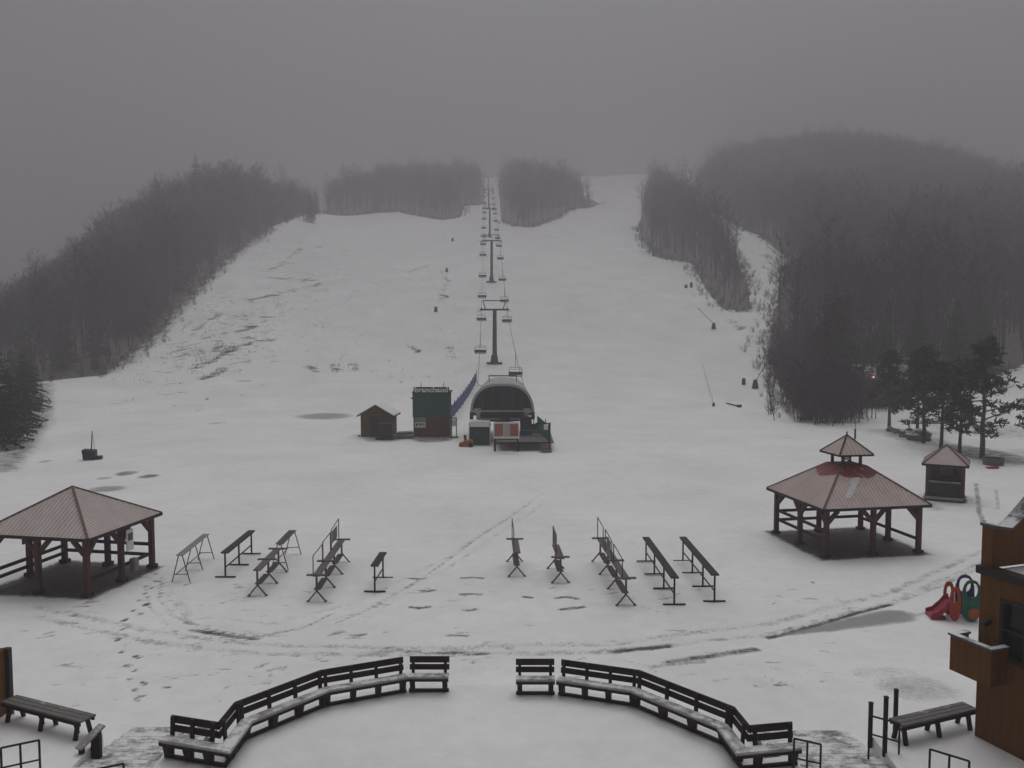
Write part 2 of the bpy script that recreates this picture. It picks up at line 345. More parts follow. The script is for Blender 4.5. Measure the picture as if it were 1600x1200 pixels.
def snow_material(name, attr=True, thin=0.0):
    m = bpy.data.materials.new(name); m.use_nodes = True; n = m.node_tree.nodes; l = m.node_tree.links
    b = n['Principled BSDF']; b.inputs['Roughness'].default_value = 0.75
    tc = n.new('ShaderNodeTexCoord')
    def noise(sc, det=6, ro=.6, vec=None):
        z = n.new('ShaderNodeTexNoise'); z.inputs['Scale'].default_value = sc; z.inputs['Detail'].default_value = det; z.inputs['Roughness'].default_value = ro
        l.new(vec or tc.outputs['Object'], z.inputs['Vector']); return z.outputs[0]
    def mrange(i, a, b_, c, d):
        r = n.new('ShaderNodeMapRange'); r.inputs[1].default_value = a; r.inputs[2].default_value = b_; r.inputs[3].default_value = c; r.inputs[4].default_value = d
        l.new(i, r.inputs[0]); return r.outputs[0]
    def mth(op, i, j):
        r = n.new('ShaderNodeMath'); r.operation = op
        for k, q in enumerate((i, j)):
            if isinstance(q, (int, float)): r.inputs[k].default_value = q
            else: l.new(q, r.inputs[k])
        return r.outputs[0]
    big = noise(.12, 5); mid = noise(1.3, 8, .7); fine = noise(9, 6, .75)
    shade = mth('ADD', mrange(big, .3, .7, -.09, .07), mrange(mid, .3, .7, -.06, .06))
    snowc = n.new('ShaderNodeVectorMath'); snowc.operation = 'SCALE'; snowc.inputs[0].default_value = (.80, .81, .82)
    l.new(mth('ADD', shade, 1.0), snowc.inputs['Scale'])
    if attr:
        an = n.new('ShaderNodeAttribute'); an.attribute_name = 'bare'; bare = an.outputs['Fac']
    else:
        v = n.new('ShaderNodeValue'); v.outputs[0].default_value = 0.0; bare = v.outputs[0]
    thinner = mth('ADD', mth('MULTIPLY', mrange(mid, .25, .75, -.5, .5), .55), mth('MULTIPLY', mrange(fine, .25, .75, -.5, .5), .5))
    f = mth('ADD', bare, mth('MULTIPLY', thinner, mth('MAXIMUM', mrange(bare, 0, .35, .3 + thin, .9), mrange(noise(.22, 4), .42, .66, .3, 1.25))))
    fac = mrange(f, .30, .72, 0, 1)
    earth = n.new('ShaderNodeMix'); earth.data_type = 'RGBA'; earth.inputs[6].default_value = (.022, .020, .020, 1); earth.inputs[7].default_value = (.07, .06, .052, 1)
    l.new(mrange(noise(3.5, 5), .3, .7, 0, 1), earth.inputs[0])
    mx = n.new('ShaderNodeMix'); mx.data_type = 'RGBA'; l.new(mth('MULTIPLY', fac, .985), mx.inputs[0]); l.new(snowc.outputs[0], mx.inputs[6]); l.new(earth.outputs[2], mx.inputs[7])
    outc = mx.outputs[2]
    if attr:
        ia = n.new('ShaderNodeAttribute'); ia.attribute_name = 'ice'; nf = mth('ADD', ia.outputs['Fac'], mth('MULTIPLY', thinner, mrange(ia.outputs['Fac'], 0, .2, 0, 1.0)))
        icef = mrange(nf, .18, .8, 0, .82)
        mi_ = n.new('ShaderNodeMix'); mi_.data_type = 'RGBA'; l.new(icef, mi_.inputs[0]); l.new(outc, mi_.inputs[6]); mi_.inputs[7].default_value = (.15, .15, .15, 1); outc = mi_.outputs[2]
        l.new(mrange(icef, 0, 1, .75, .4), b.inputs['Roughness'])
    l.new(outc, b.inputs['Base Color'])
    bp = n.new('ShaderNodeBump'); bp.inputs['Strength'].default_value = .5; bp.inputs['Distance'].default_value = .05
    l.new(mth('ADD', mth('MULTIPLY', noise(2.2, 8, .65), 1.0), mth('MULTIPLY', fac, -.35)), bp.inputs['Height']); l.new(bp.outputs[0], b.inputs['Normal'])
    return m
M_SNOW = snow_material('snow')
M_SNOWCAP = snow_material('snow_cap', False)
me.materials.append(M_SNOW)
ground = bpy.data.objects.new('ground', me); COL.objects.link(ground); tag(ground, 'thin snow over the flat base area and ski slope', kind='structure')

# materials of things
M_DARKW = mat('dark_stained_wood', (.026, .018, .024), .7, .35, 4, .3, 40, stretch=(1, 1, 1))
M_SEATW = mat('weathered_seat_wood', (.30, .29, .27), .8, .2, 5, .3, 40, snow=.35)
M_REDW = mat('red_brown_timber', (.085, .036, .034), .75, .3, 3, .3, 30)
M_ROOFL = mat('dusted_red_metal_roof', (.58, .515, .50), .6, .14, 1.2, .1, 8)
M_ROOFR = mat('dusted_red_metal_roof_pinker', (.60, .50, .48), .6, .14, 1.2, .1, 8)
M_REDROOF = mat('bare_red_metal', (.20, .032, .038), .5, .3, 3, snow=.18)
M_TRIM = mat('dark_trim', (.03, .022, .024), .6, .2, 4)
M_BLACK = mat('black_steel', (.014, .014, .018), .5, .25, 6)
M_GREYST = mat('weathered_grey_steel', (.10, .10, .105), .55, .3, 6)
M_GREYW = mat('grey_rack_board', (.135, .115, .11), .8, .3, 5, .3, 30)
M_BLACKW = mat('black_rack_board', (.032, .03, .036), .75, .3, 5, .2, 30)
M_BROWN = mat('brown_board', (.12, .06, .032), .8, .3, 2.5, .3, 20, stretch=(6, 6, .6))
M_LODGE = mat('ochre_stained_cladding', (.135, .058, .014), .75, .28, 2.0, .3, 24, stretch=(5, 5, .5))
M_GREEN = mat('green_painted_panel', (.010, .085, .06), .6, .2, 2)
M_DGREEN = mat('dark_green_steel', (.009, .058, .036), .55, .25, 4)
M_WHITE = mat('white_paint', (.72, .72, .70), .6, .08, 3)
M_GLASS = mat('dark_glazing', (.018, .018, .022), .15, .2, 2)
M_GREYP = mat('grey_shell', (.33, .34, .34), .5, .1, 2, snow=.25)
M_PALE = mat('pale_grey_beam', (.42, .43, .40), .6, .12, 3)
M_BLUE = mat('blue_netting', (.03, .065, .19), .7, .3, 4)
M_ORANGE = mat('orange_plastic', (.36, .10, .02), .5, .15, 3)
M_REDP = mat('red_plastic', (.30, .025, .055), .4, .12, 3)
M_RUST = mat('rust_red_panel', (.34, .12, .075), .6, .2, 3)
M_GREENP = mat('green_plastic', (.01, .12, .08), .4, .12, 3)
M_BLUEP = mat('indigo_plastic', (.03, .03, .14), .4, .12, 3)
M_STONE = mat('boulder', (.13, .125, .12), .9, .35, 2, .8, 6, snow=.55)
M_BARK = mat('bark', (.034, .029, .031), .9, .35, 2.5)
M_TWIG = mat('bare_twigs', (.030, .025, .027), .9, .3, .6)
def tone(m, lo, hi):
    n = m.node_tree.nodes; l = m.node_tree.links; b = n['Principled BSDF']; src = b.inputs['Base Color'].links[0].from_socket
    oi = n.new('ShaderNodeObjectInfo'); r = n.new('ShaderNodeMapRange'); r.inputs[3].default_value = lo; r.inputs[4].default_value = hi; l.new(oi.outputs['Random'], r.inputs[0])
    v = n.new('ShaderNodeVectorMath'); v.operation = 'SCALE'; l.new(src, v.inputs[0]); l.new(r.outputs[0], v.inputs['Scale']); l.new(v.outputs[0], b.inputs['Base Color'])
tone(M_BARK, .5, 2.8); tone(M_TWIG, .45, 1.7)
M_NEEDLE = mat('conifer_needles', (.018, .030, .019), .85, .4, .8)
M_PINE = mat('pine_needles', (.018, .034, .017), .8, .45, 1.2, snow=.16)
M_DRY = mat('dry_grass', (.20, .13, .07), .9, .4, .5)
M_DECK = mat('snowy_deck_board', (.20, .20, .195), .85, .2, 3, .3, 14, snow=.56)
M_EARTH = mat('earth', (.035, .03, .028), .95, .3, 3, .5, 10)

# ------------------------------------------------------------------ terrace, steps
BL = [(-7.6, 19.42), (-6.42, 19.05), (-6.38, 20.1), (-4.82, 22.0), (-2.85, 22.9)]        # back line of the long bench (left)
BS = [(-2.68, 22.93), (-1.64, 22.93)]
BSR = [(0.1, 22.75), (1.1, 22.75)]
BR = [(1.28, 22.72), (3.2, 22.0), (5.05, 19.85), (5.15, 18.9), (6.15, 19.08)]
TZ = 0.9
outer = [(-13.5, 21.7), (-12.4, 21.4), (-9.55, 20.3), (-9.5, 18.7), (-7.75, 18.7), (-7.75, 19.6), (-6.6, 19.25), (-6.5, 20.2), (-4.9, 22.15), (-2.85, 23.08), (-1.6, 23.1),
         (0.1, 22.95), (1.3, 22.9), (3.3, 22.15), (5.22, 19.9), (5.3, 19.05), (6.25, 19.25), (6.25, 18.5), (8.3, 18.5), (8.35, 20.3), (10.7, 21.0), (13.5, 21.6), (13.5, -0.35), (-13.5, -0.35)]
mb = MB()
mb.poly([(x, y, TZ) for x, y in outer[::-1]])
for p, q in zip(outer, outer[1:] + outer[:1]): mb.poly([(p[0], p[1], TZ), (q[0], q[1], TZ), (q[0], q[1], -.3), (p[0], p[1], -.3)])
o = mb.build('terrace', M_SNOWCAP); tag(o, 'snow covered lodge terrace inside the curved benches', kind='structure')
def steps(x0, x1, ytop, lab, skew=0.0):
    t = thing('deck_steps', lab, 'steps', ((x0 + x1) / 2, ytop, 0), 0, 'broad wooden steps off the terrace')
    n = 6
    for k in range(n):
        z = TZ - (k + 1) * TZ / (n + 1); y0 = ytop + k * .6 + .004; hw = (x1 - x0) / 2 + .05 * k
        s = MB()
        for j in range(3):
            s.box((skew * k, y0 - ytop + .1 + j * .2, z - .03), (hw * 2, .19, .06))
        s.box((skew * k, y0 - ytop + .3, z / 2 - .08), (hw * 2 - .02, .56, max(z - .02, .06)))
        s.build('step', M_DECK, t)
    return t
steps(-9.48, -7.78, 18.7, 'snowy wooden steps with footprints between the plain plank bench and the curved bench')
steps(6.28, 8.28, 18.5, 'snowy wooden steps beside the three dark newel posts')

# ------------------------------------------------------------------ curved benches
def offset_line(L, d):
    out = []
    for i, p in enumerate(L):
        ns = []
        for a_, b_ in ((i - 1, i), (i, i + 1)):
            if a_ >= 0 and b_ < len(L):
                v = Vector((L[b_][0] - L[a_][0], L[b_][1] - L[a_][1])).normalized(); ns.append(Vector((v.y, -v.x)))
        nn = sum(ns, Vector((0, 0))); nn /= max(nn.length_squared / len(ns), .35) if len(ns) > 1 else 1
        if len(ns) > 1:
            nn = (ns[0] + ns[1]); nn = nn / max(1 + ns[0].dot(ns[1]), .5)
        out.append((p[0] + nn.x * d, p[1] + nn.y * d))
    return out
def bench(name, line, lab, group):
    c = line[len(line) // 2]; off = (c[0], c[1], TZ); t = thing(name, lab, 'bench', off, 0, group)
    def strip(d0, d1, z0, z1, nm, m, i, base=None, lean=0.0):
        A = offset_line(line, d0); B = offset_line(line, d1); A2 = offset_line(line, d0 - lean); B2 = offset_line(line, d1 - lean)
        b = [(*A[i], z0), (*A[i + 1], z0), (*B[i + 1], z0), (*B[i], z0)]; tt = [(*A2[i], z1), (*A2[i + 1], z1), (*B2[i + 1], z1), (*B2[i], z1)]
        return MB().hexa(b, tt).build(nm, m, t, off, bevel=.006)
    for i in range(len(line) - 1):
        L = math.dist(line[i], line[i + 1])
        strip(.13, .285, TZ + .41, TZ + .45, 'seat_plank', M_SEATW, i); strip(.295, .45, TZ + .41, TZ + .45, 'seat_plank', M_SEATW, i)
        strip(.015, .05, TZ + .50, TZ + .64, 'back_plank', M_DARKW, i, lean=.02); strip(-.012, .023, TZ + .68, TZ + .84, 'back_plank', M_DARKW, i, lean=.02)
        strip(.405, .445, TZ + .335, TZ + .408, 'seat_rail', M_DARKW, i); strip(.20, .28, TZ - .02, TZ + .07, 'base_runner', M_DARKW, i)
        n = max(2, round(L / .82) + 1)
        A = offset_line(line, 0); F = offset_line(line, .42)
        for k in range(n):
            if i > 0 and k == 0 and L > 1.3: pass
            f = (.10 / L) + (1 - .2 / L) * k / (n - 1)
            a_ = Vector((*line[i], 0)).lerp(Vector((*line[i + 1], 0)), f)
            v = (Vector(line[i + 1]) - Vector(line[i])).normalized(); nn = Vector((v.y, -v.x, 0)); e = Vector((v.x, v.y, 0))
            s = MB()
            # raking back post, splayed front leg, cleat
            s.bar(a_ + nn * .13 + Vector((0, 0, TZ + .0)), a_ + nn * .075 + Vector((0, 0, TZ + .86)), .075, .07, up=nn)
            s.build('back_post', M_DARKW, t, off)
            s = MB(); s.bar(a_ + nn * .25 + Vector((0, 0, TZ + .0)), a_ + nn * .36 + Vector((0, 0, TZ + .405)), .13, .075, up=nn)
            s.build('leg', M_DARKW, t, off)
            s = MB(); s.bar(a_ + nn * .10 + Vector((0, 0, TZ + .37)), a_ + nn * .40 + Vector((0, 0, TZ + .37)), .05, .07)
            s.build('cleat', M_DARKW, t, off)
    # snow lying along the seat
    A = offset_line(line, .16); B = offset_line(line, .42); s = MB()
    for i in range(len(line) - 1):
        s.hexa([(*A[i], TZ + .451), (*A[i + 1], TZ + .451), (*B[i + 1], TZ + .451), (*B[i], TZ + .451)], [(*A[i], TZ + .462), (*A[i + 1], TZ + .462), (*B[i + 1], TZ + .462), (*B[i], TZ + .462)])
    s.build('seat_snow', M_SEATSNOW, t, off)
    return t
M_SEATSNOW = mat('thin_seat_snow', (.27, .265, .25), .85, .3, 6, .4, 20, snow=.55)
g = 'dark benches curving round the terrace'
bench('curved_bench', BL, 'long dark bench bending round the terrace edge, the half nearer the plain plank bench', g)
bench('curved_bench', BR, 'long dark bench bending round the terrace edge toward the newel posts and handrail', g)
bench('short_bench', BS, 'short straight dark bench at the opening, beside the half toward the steps with footprints', g)
bench('short_bench', BSR, 'short straight dark bench at the opening, beside the half toward the newel posts', g)

# plain benches against the lodge wings
def plain_bench(p0, p1, lab, legs):
    off = Vector((p0[0], p0[1], TZ)); v = (Vector(p1) - Vector(p0)); L = v.length; v.normalize()
    t = thing('plank_bench', lab, 'bench', off, math.atan2(v.y, v.x), 'plain plank benches against the lodge wings')
    for j in range(3): MB().box((L / 2, -.16 + j * .15, .47), (L, .135, .045)).build('seat_plank', mat('worn_dark_plank', (.15, .142, .14), .8, .3, 5, .3, 40, snow=.12), t, bevel=.006)
    MB().box((L / 2, -.16 - .05, .405), (L - .06, .04, .08)).build('rail', M_DARKW, t); MB().box((L / 2, .17, .405), (L - .06, .04, .08)).build('rail', M_DARKW, t)
    for f in legs:
        x = f * L
        for sg in (-1, 1):
            MB().bar((x + sg * .02, sg * .20 - .01, 0), (x + sg * .02, sg * .10 - .01, .44), .10, .06).build('leg', M_DARKW, t)
        MB().bar((x - .10, -.15, .38), (x + .02, -.15, .15), .06, .05).build('brace', M_DARKW, t)
    return t
plain_bench((-12.2, 21.15), (-9.75, 20.05), 'plain backless plank bench against the dark wing, above the shadowed terrace edge', (.08, .5, .93))
plain_bench((8.75, 19.85), (10.9, 20.75), 'plain backless bench of three planks running from the newel posts to the ochre wing', (.06, .5, .92))
t = thing('stair_post', 'low sloping wooden stair stub beside the plain plank bench end', 'post', (-9.5, 19.55, TZ))
MB().bar((-.12, -.3, .14), (.16, .28, .42), .2, .05).build('sloping_cap', M_SEATW, t); MB().bar((.1, .1, -.3), (.1, .1, .33), .12, .2).build('post', M_DARKW, t); MB().bar((-.08, -.22, -.3), (-.08, -.22, .15), .1, .1).build('post', M_DARKW, t)
for (px, py, z0, h_, lab) in ((1359, 1168, TZ - .25, 1.05, 'dark newel post nearest the steps, inside the tube frame'), (1382, 1182, TZ - .1, 1.35, 'tall dark newel post in front of the pair'), (1398, 1160, TZ - .2, 1.25, 'dark newel post behind the tall one at the bench end')):
    p = W(px, py, z0); o = MB().bar((0, 0, 0), (0, 0, h_), .085, .085, up=(0, 1, 0)).box((0, 0, h_ + .015), (.1, .1, .03)).build('newel_post', M_DARKW, bevel=.01); o.location = p
    tag(o, lab, 'post', 'newel posts at the steps')

# tube hand rails
def handrail(p0, p1, zt0, zt1, zb, lab, mids=1):
    off = Vector((*p0, zb)); t = thing('handrail', lab, 'handrail', off, 0, 'black tube hand rails round the terrace')
    a_ = Vector((*p0, zt0)); b_ = Vector((*p1, zt1))
    MB().tube(a_, b_, .024, n=8).build('top_rail', M_BLACK, t, off)
    dz = Vector((0, 0, -.42)); MB().tube(a_ + dz, b_ + dz, .02, n=8).build('mid_rail', M_BLACK, t, off)
    for k in range(mids + 2):
        c = a_.lerp(b_, k / (mids + 1)); MB().tube((c.x, c.y, zb), c, .024, n=8).build('upright', M_BLACK, t, off)
handrail((5.98, 18.42), (6.55, 18.42), 1.68, 1.55, .62, 'black tube handrail at the end of the curved bench by the steps')
handrail((-10.45, 17.75), (-9.85, 18.1), 1.8, 1.8, .9, 'black tube handrail frame in front of the plain plank bench, at the bottom corner')
handrail((-8.35, 16.75), (-7.66, 17.1), 1.8, 1.8, .9, 'black tube handrail cut off by the bottom edge at the foot of the steps')
handrail((8.52, 17.7), (9.12, 17.3), 1.8, 1.75, .9, 'black tube handrail frame at the bottom edge before the ochre wing')
handrail((8.05, 19.6), (8.6, 19.3), 1.65, 1.6, .6, 'black tube handrail standing among the newel posts', 0)

# ------------------------------------------------------------------ lodge wings and main block
t = thing('lodge', 'ochre clad lodge wing with tall window and snowy flat roof', 'building', (10.75, 20.2, 0))
dv = Vector((.35, -.937, 0)); nv = Vector((.937, .35, 0)); C0 = Vector((0, 0, 0)); UP = Vector((0, 0, 1))
def lp(s, o_, z): return C0 + dv * s + nv * (o_) + UP * z
def wallbox(s0, s1, o0, o1, z0, z1): return ([lp(s0, o0, z0), lp(s1, o0, z0), lp(s1, o1, z0), lp(s0, o1, z0)], [lp(s0, o0, z1), lp(s1, o0, z1), lp(s1, o1, z1), lp(s0, o1, z1)])
# west wall with window opening (s .62..1.22, z 3.0..4.28)
s_ = MB()
for (a0, a1, z0, z1) in ((0, .62, 0, 4.75), (1.22, 9, 0, 4.75), (.62, 1.22, 0, 3.0), (.62, 1.22, 4.28, 4.75)): s_.hexa(*wallbox(a0, a1, 0, .2, z0, z1))
s_.build('wall', M_LODGE, t)
MB().hexa(*wallbox(.002, .2, .2, 8, 0, 4.75)).build('wall', M_LODGE, t)
win = MB().hexa(*wallbox(.62, 1.22, .10, .12, 3.0, 4.28)).build('window', M_GLASS, t)
s_ = MB()
for (a0, a1, z0, z1) in ((.56, .66, 2.95, 4.33), (1.18, 1.28, 2.95, 4.33), (.66, 1.18, 2.95, 3.04), (.66, 1.18, 4.24, 4.33), (.66, 1.18, 3.62, 3.66)): s_.hexa(*wallbox(a0, a1, -.03, .09, z0, z1))
s_.build('frame', M_TRIM, win)
MB().hexa(*wallbox(.2, 9, .2, 8, 4.62, 4.75)).build('roof_slab', M_TRIM, t)
MB().hexa(*wallbox(.2, 9, .22, 8, 4.75, 4.86)).build('roof_snow', M_SNOWCAP, t)
MB().hexa(*wallbox(-.06, 9, -.09, .22, 4.75, 4.93)).build('eaves_trim', M_TRIM, t)
# stepped parapet along the north edge, facing the camera
prof = [(.0, 5.85), (.55, 5.75), (.85, 5.95), (1.5, 6.5), (2.2, 6.75), (8, 6.75)]
s_ = MB(); c_ = MB()
for (o0, z0), (o1, z1) in zip(prof, prof[1:]):
    s_.hexa([lp(.0, o0, 4.93), lp(.28, o0, 4.93), lp(.28, o1, 4.93), lp(.0, o1, 4.93)], [lp(.0, o0, z0), lp(.28, o0, z0), lp(.28, o1, z1), lp(.0, o1, z1)])
    c_.hexa([lp(-.05, o0 - .02, z0), lp(.34, o0 - .02, z0), lp(.34, o1, z1), lp(-.05, o1, z1)], [lp(-.05, o0 - .02, z0 + .07), lp(.34, o0 - .02, z0 + .07), lp(.34, o1, z1 + .07), lp(-.05, o1, z1 + .07)])
s_.build('parapet', M_LODGE, t); c_.build('parapet_cap', M_CAPS if 'M_CAPS' in globals() else mat('snowy_cap', (.10, .10, .11), .7, .2, 4, snow=.6), t)
# open box balcony on the corner
bx = MB()
for (a0, a1, o0, o1, z0, z1) in ((-.32, .8, -.5, -.44, 2.5, 3.25), (-.32, -.26, -.44, 0, 2.5, 3.25), (.74, .8, -.44, 0, 2.5, 3.25), (-.32, .8, -.5, 0, 2.43, 2.5)): bx.hexa(*wallbox(a0, a1, o0, o1, z0, z1))
bal = bx.build('balcony_box', M_LODGE, t)
bx = MB()
for (a0, a1, o0, o1) in ((-.36, .84, -.54, -.38), (-.36, -.2, -.38, 0), (.68, .84, -.38, 0)): bx.hexa(*wallbox(a0, a1, o0, o1, 3.25, 3.30))
bx.build('snowy_rim', mat('snowy_cap', (.10, .10, .11), .7, .2, 4, snow=.6), bal); MB().hexa(*wallbox(-.26, .74, -.44, 0, 2.51, 2.95)).build('snow_fill', M_SNOWCAP, bal)
MB().bar(lp(.3, -.02, 3.72), lp(.3, -.22, 3.66), .12, .1).build('wall_lamp', M_BLACK, t)
# left wing, only its corner shows
t = thing('lodge_wing', 'dark lodge wing corner with timber cladding behind the plank bench', 'building', (-12.42, 21.5, 0))
MB().box((-3.0, -5.0, 1.25), (6, 10, 2.5)).build('wall', M_LODGE, t); MB().box((.02, -.02, 1.25), (.16, .16, 2.5)).build('corner_board', M_TRIM, t); MB().box((-3.2, -5.2, 2.55), (6, 10, .12)).build('eaves', M_TRIM, t)
# main block under the camera
t = thing('lodge_main_block', 'tall lodge block overlooking the terrace', 'building', (0, -8.4, 0))
MB().box((0, 0, 6), (34, 16, 12)).build('wall', M_LODGE, t); MB().hexa([(-18, -9, 12), (18, -9, 12), (18, 8.1, 12), (-18, 8.1, 12)], [(-16, -1, 15), (16, -1, 15), (16, 1, 15), (-16, 1, 15)]).build('roof', M_TRIM, t)

# ------------------------------------------------------------------ pavilions
def hip_roof(t, half, ze, za, m, rib=.22, top=0.0, name='roof'):
    r = MB(); tr = MB(); dz = za - ze; k0 = half; th = .05
    c = [(-half, -half), (half, -half), (half, half), (-half, half)]; tp = [(-top, -top), (top, -top), (top, top), (-top, top)]
    for i in range(4):
        a_, b_ = c[i], c[(i + 1) % 4]; p, q = tp[(i + 1) % 4], tp[i]
        r.poly([(*a_, ze), (*b_, ze), (*p, za), (*q, za)] if top > 0 else [(*a_, ze), (*b_, ze), (0, 0, za)])
        r.poly([(*b_, ze - th), (*a_, ze - th), (*q, za - th), (*p, za - th)] if top > 0 else [(*b_, ze - th), (*a_, ze - th), (0, 0, za - th)])
        ex = Vector((b_[0] - a_[0], b_[1] - a_[1], 0)).normalized(); iny = Vector((-ex.y, ex.x, 0))
        n = int(2 * half / rib)
        for k in range(1, n):                      # standing seams
            u = 2 * half * k / n; reach = min(u, 2 * half - u, half - top)
            s0 = Vector((*a_, ze)) + ex * u; s1 = s0 + iny * reach + UP * (dz * reach / (half - top))
            r.bar(s0 + UP * .012, s1 + UP * .012, .03, .028)
        tr.bar((*a_, ze - .045), (*b_, ze - .045), .07, .12)
    ro = r.build(name, m, t)
    tr.build('eaves_board', M_TRIM, ro)
    for i in range(4): MB().bar((c[i][0], c[i][1], ze + .02), (tp[i][0], tp[i][1], za + .02), .09, .05).build('hip_cap', M_HIP, ro)
    return ro
M_HIP = mat('hip_flashing', (.13, .075, .07), .6, .2, 3)
def pavilion(lab, place, half, over, ze, za, roofm, top, rails, zpost):
    x, y, rot = place
    t = thing('pavilion', lab, 'pavilion', (x, y, h1(x, y)), rot, 'red roofed open pavilions')
    ro = hip_roof(t, half + over, ze, za, roofm, .17, top=top)
    spots = [(i * half, j * half) for i in (-1, 0, 1) for j in (-1, 0, 1) if (i, j) != (0, 0)]
    for (u, v) in spots:
        MB().box((u, v, ze / 2 - .05), (.2, .2, ze - .1)).build('post', M_REDW, t, bevel=.012)
        MB().box((u, v, .06), (.34, .34, .16)).build('post_base', M_EARTH, t)
    for i in range(4):                              # plates and braces
        ax = [(-half, -half), (half, -half), (half, half), (-half, half)]
        a_, b_ = Vector((*ax[i], 0)), Vector((*ax[(i + 1) % 4], 0)); d = (b_ - a_).normalized()
        MB().bar(a_ + UP * (ze - .1), b_ + UP * (ze - .1), .14, .16).build('plate_beam', M_REDW, t)
        m_ = (a_ + b_) / 2
        for (p, sg) in ((a_, 1), (m_, -1), (m_, 1), (b_, -1)):
            MB().bar(p + d * sg * .08 + UP * (ze - .68), p + d * sg * .55 + UP * (ze - .16), .13, .17, up=UP).build('brace', M_REDW, t)
    for (i, hs) in rails:                           # rails between posts on side i
        ax = [(-half, -half), (half, -half), (half, half), (-half, half)]
        a_, b_ = Vector((*ax[i], 0)), Vector((*ax[(i + 1) % 4], 0)); m_ = (a_ + b_) / 2
        for h_ in hs:
            MB().bar(a_ + UP * h_, m_ + UP * h_, .05, .14).build('rail', M_DARKW, t); MB().bar(m_ + UP * h_, b_ + UP * h_, .05, .14).build('rail', M_DARKW, t)
    return t, ro
t, ro = pavilion('open pavilion with plain dusty red hipped roof and hanging notice boards', LP, 2.1, .32, 2.3, 3.78, M_ROOFL, 0, [(1, (.62,)), (2, (.55, 1.0)), (3, (.75, .42))], 0)
MB().box((-2.2, .25, 1.75), (.06, 1.0, .8), 0).build('notice_board', mat('dark_notice', (.06, .05, .045), .7, .3, 5), t)
b = MB().box((2.34, .25, 1.65), (.05, .42, .85)).build('notice_board', M_WHITE, t); MB().box((2.37, .25, 1.78), (.02, .3, .3)).build('poster', M_GREYST, b)
MB().box((2.3, .55, .55), (.3, .3, .55)).build('waste_bag', mat('grey_bag', (.2, .19, .2), .6, .2, 4), t, bevel=.06)
t, ro = pavilion('larger open pavilion with pink red hipped roof and a raised cupola', RP, 2.3, .36, 2.25, 3.78, M_ROOFR, .62, [(3, (.75, 1.2)), (2, (.7, 1.15)), (1, (.62,))], 0)
cz = 3.78
cup = MB().box((0, 0, cz + .01), (1.2, 1.2, .06)).build('cupola', M_TRIM, t)
for (u, v) in ((-.45, -.45), (.45, -.45), (.45, .45), (-.45, .45)): MB().box((u, v, cz + .3), (.11, .11, .6)).build('cupola_post', M_REDW, cup)
cr = MB(); hh = .86
for i in range(4):
    c4 = [(-hh, -hh), (hh, -hh), (hh, hh), (-hh, hh)]; cr.poly([(*c4[i], cz + .55), (*c4[(i + 1) % 4], cz + .55), (0, 0, cz + 1.38)])
    for k in range(1, 8):
        u = 2 * hh * k / 8; reach = min(u, 2 * hh - u); a_ = Vector((*c4[i], cz + .55)); ex = (Vector((*c4[(i + 1) % 4], cz + .55)) - a_).normalized(); iny = Vector((-ex.y, ex.x, 0))
        q = a_ + ex * u; cr.bar(q + UP * .01, q + iny * reach + UP * (.83 * reach / hh + .01), .03, .025)
    cr.bar((*c4[i], cz + .52), (*c4[(i + 1) % 4], cz + .52), .06, .08, mi=1); cr.bar((*c4[i], cz + .57), (0, 0, cz + 1.4), .08, .04, mi=1)
cr.poly([(*p, cz + .53) for p in c4[::-1]]); cr.tube((0, 0, cz + 1.36), (0, 0, cz + 1.55), .05, .03, mi=1)
cr.build('cupola_roof', [M_ROOFR, M_TRIM], cup)
bell = MB(); bell.tube((0, 0, cz + .2), (0, 0, cz + .46), .16, .07, 10).build('bell', M_WHITE, cup, smooth=True)
# red metal laid bare round the cupola, a slipped patch of snow lower down
sl = (3.78 - 2.25) / (2.66 - .62)
r_ = MB()
for i in range(4):
    c4 = [(-1, -1), (1, -1), (1, 1), (-1, 1)]; a_, b_ = c4[i], c4[(i + 1) % 4]
    for k in range(6):
        f0, f1 = k / 6, (k + 1) / 6
        lo = lambda f, j: (1.0 + .28 * math.sin(math.pi * f) * (1 + .2 * math.sin(j * 1.7 + i)))
        P0 = [(a_[0] + (b_[0] - a_[0]) * f, a_[1] + (b_[1] - a_[1]) * f) for f in (f0, f1)]
        L0 = lo(f0, k); L1 = lo(f1, k + 1); zz = lambda L: 3.78 - (L - .62) * sl + .034
        r_.poly([(P0[0][0] * L0, P0[0][1] * L0, zz(L0)), (P0[1][0] * L1, P0[1][1] * L1, zz(L1)), (P0[1][0] * .62, P0[1][1] * .62, zz(.62)), (P0[0][0] * .62, P0[0][1] * .62, zz(.62))])
r_.build('bare_roof_patch', M_REDROOF, ro)
r_ = MB(); q = lambda yy: 3.78 - (-yy - .62) * sl
lft, rgt = [], []
for k in range(15):
    f = k / 14; v = -2.2 + 1.0 * f; c_ = -1.2 + 1.0 * f; w = .06 + .1 * math.sin(math.pi * min(1, f * .9 + .1)); lft.append((c_ - w - .12 * rnd.random(), v + rnd.uniform(-.03, .03))); rgt.append((c_ + w + .12 * rnd.random(), v + rnd.uniform(-.03, .03)))
for k in range(14):
    qd = [lft[k], rgt[k], rgt[k + 1], lft[k + 1]]
    r_.hexa([(u, v, q(v) + .004) for u, v in qd], [(u, v, q(v) + .032) for u, v in qd])
r_.build('snow_patch', mat('roof_snow_patch', (.62, .64, .64), .8, .1, 5), ro)
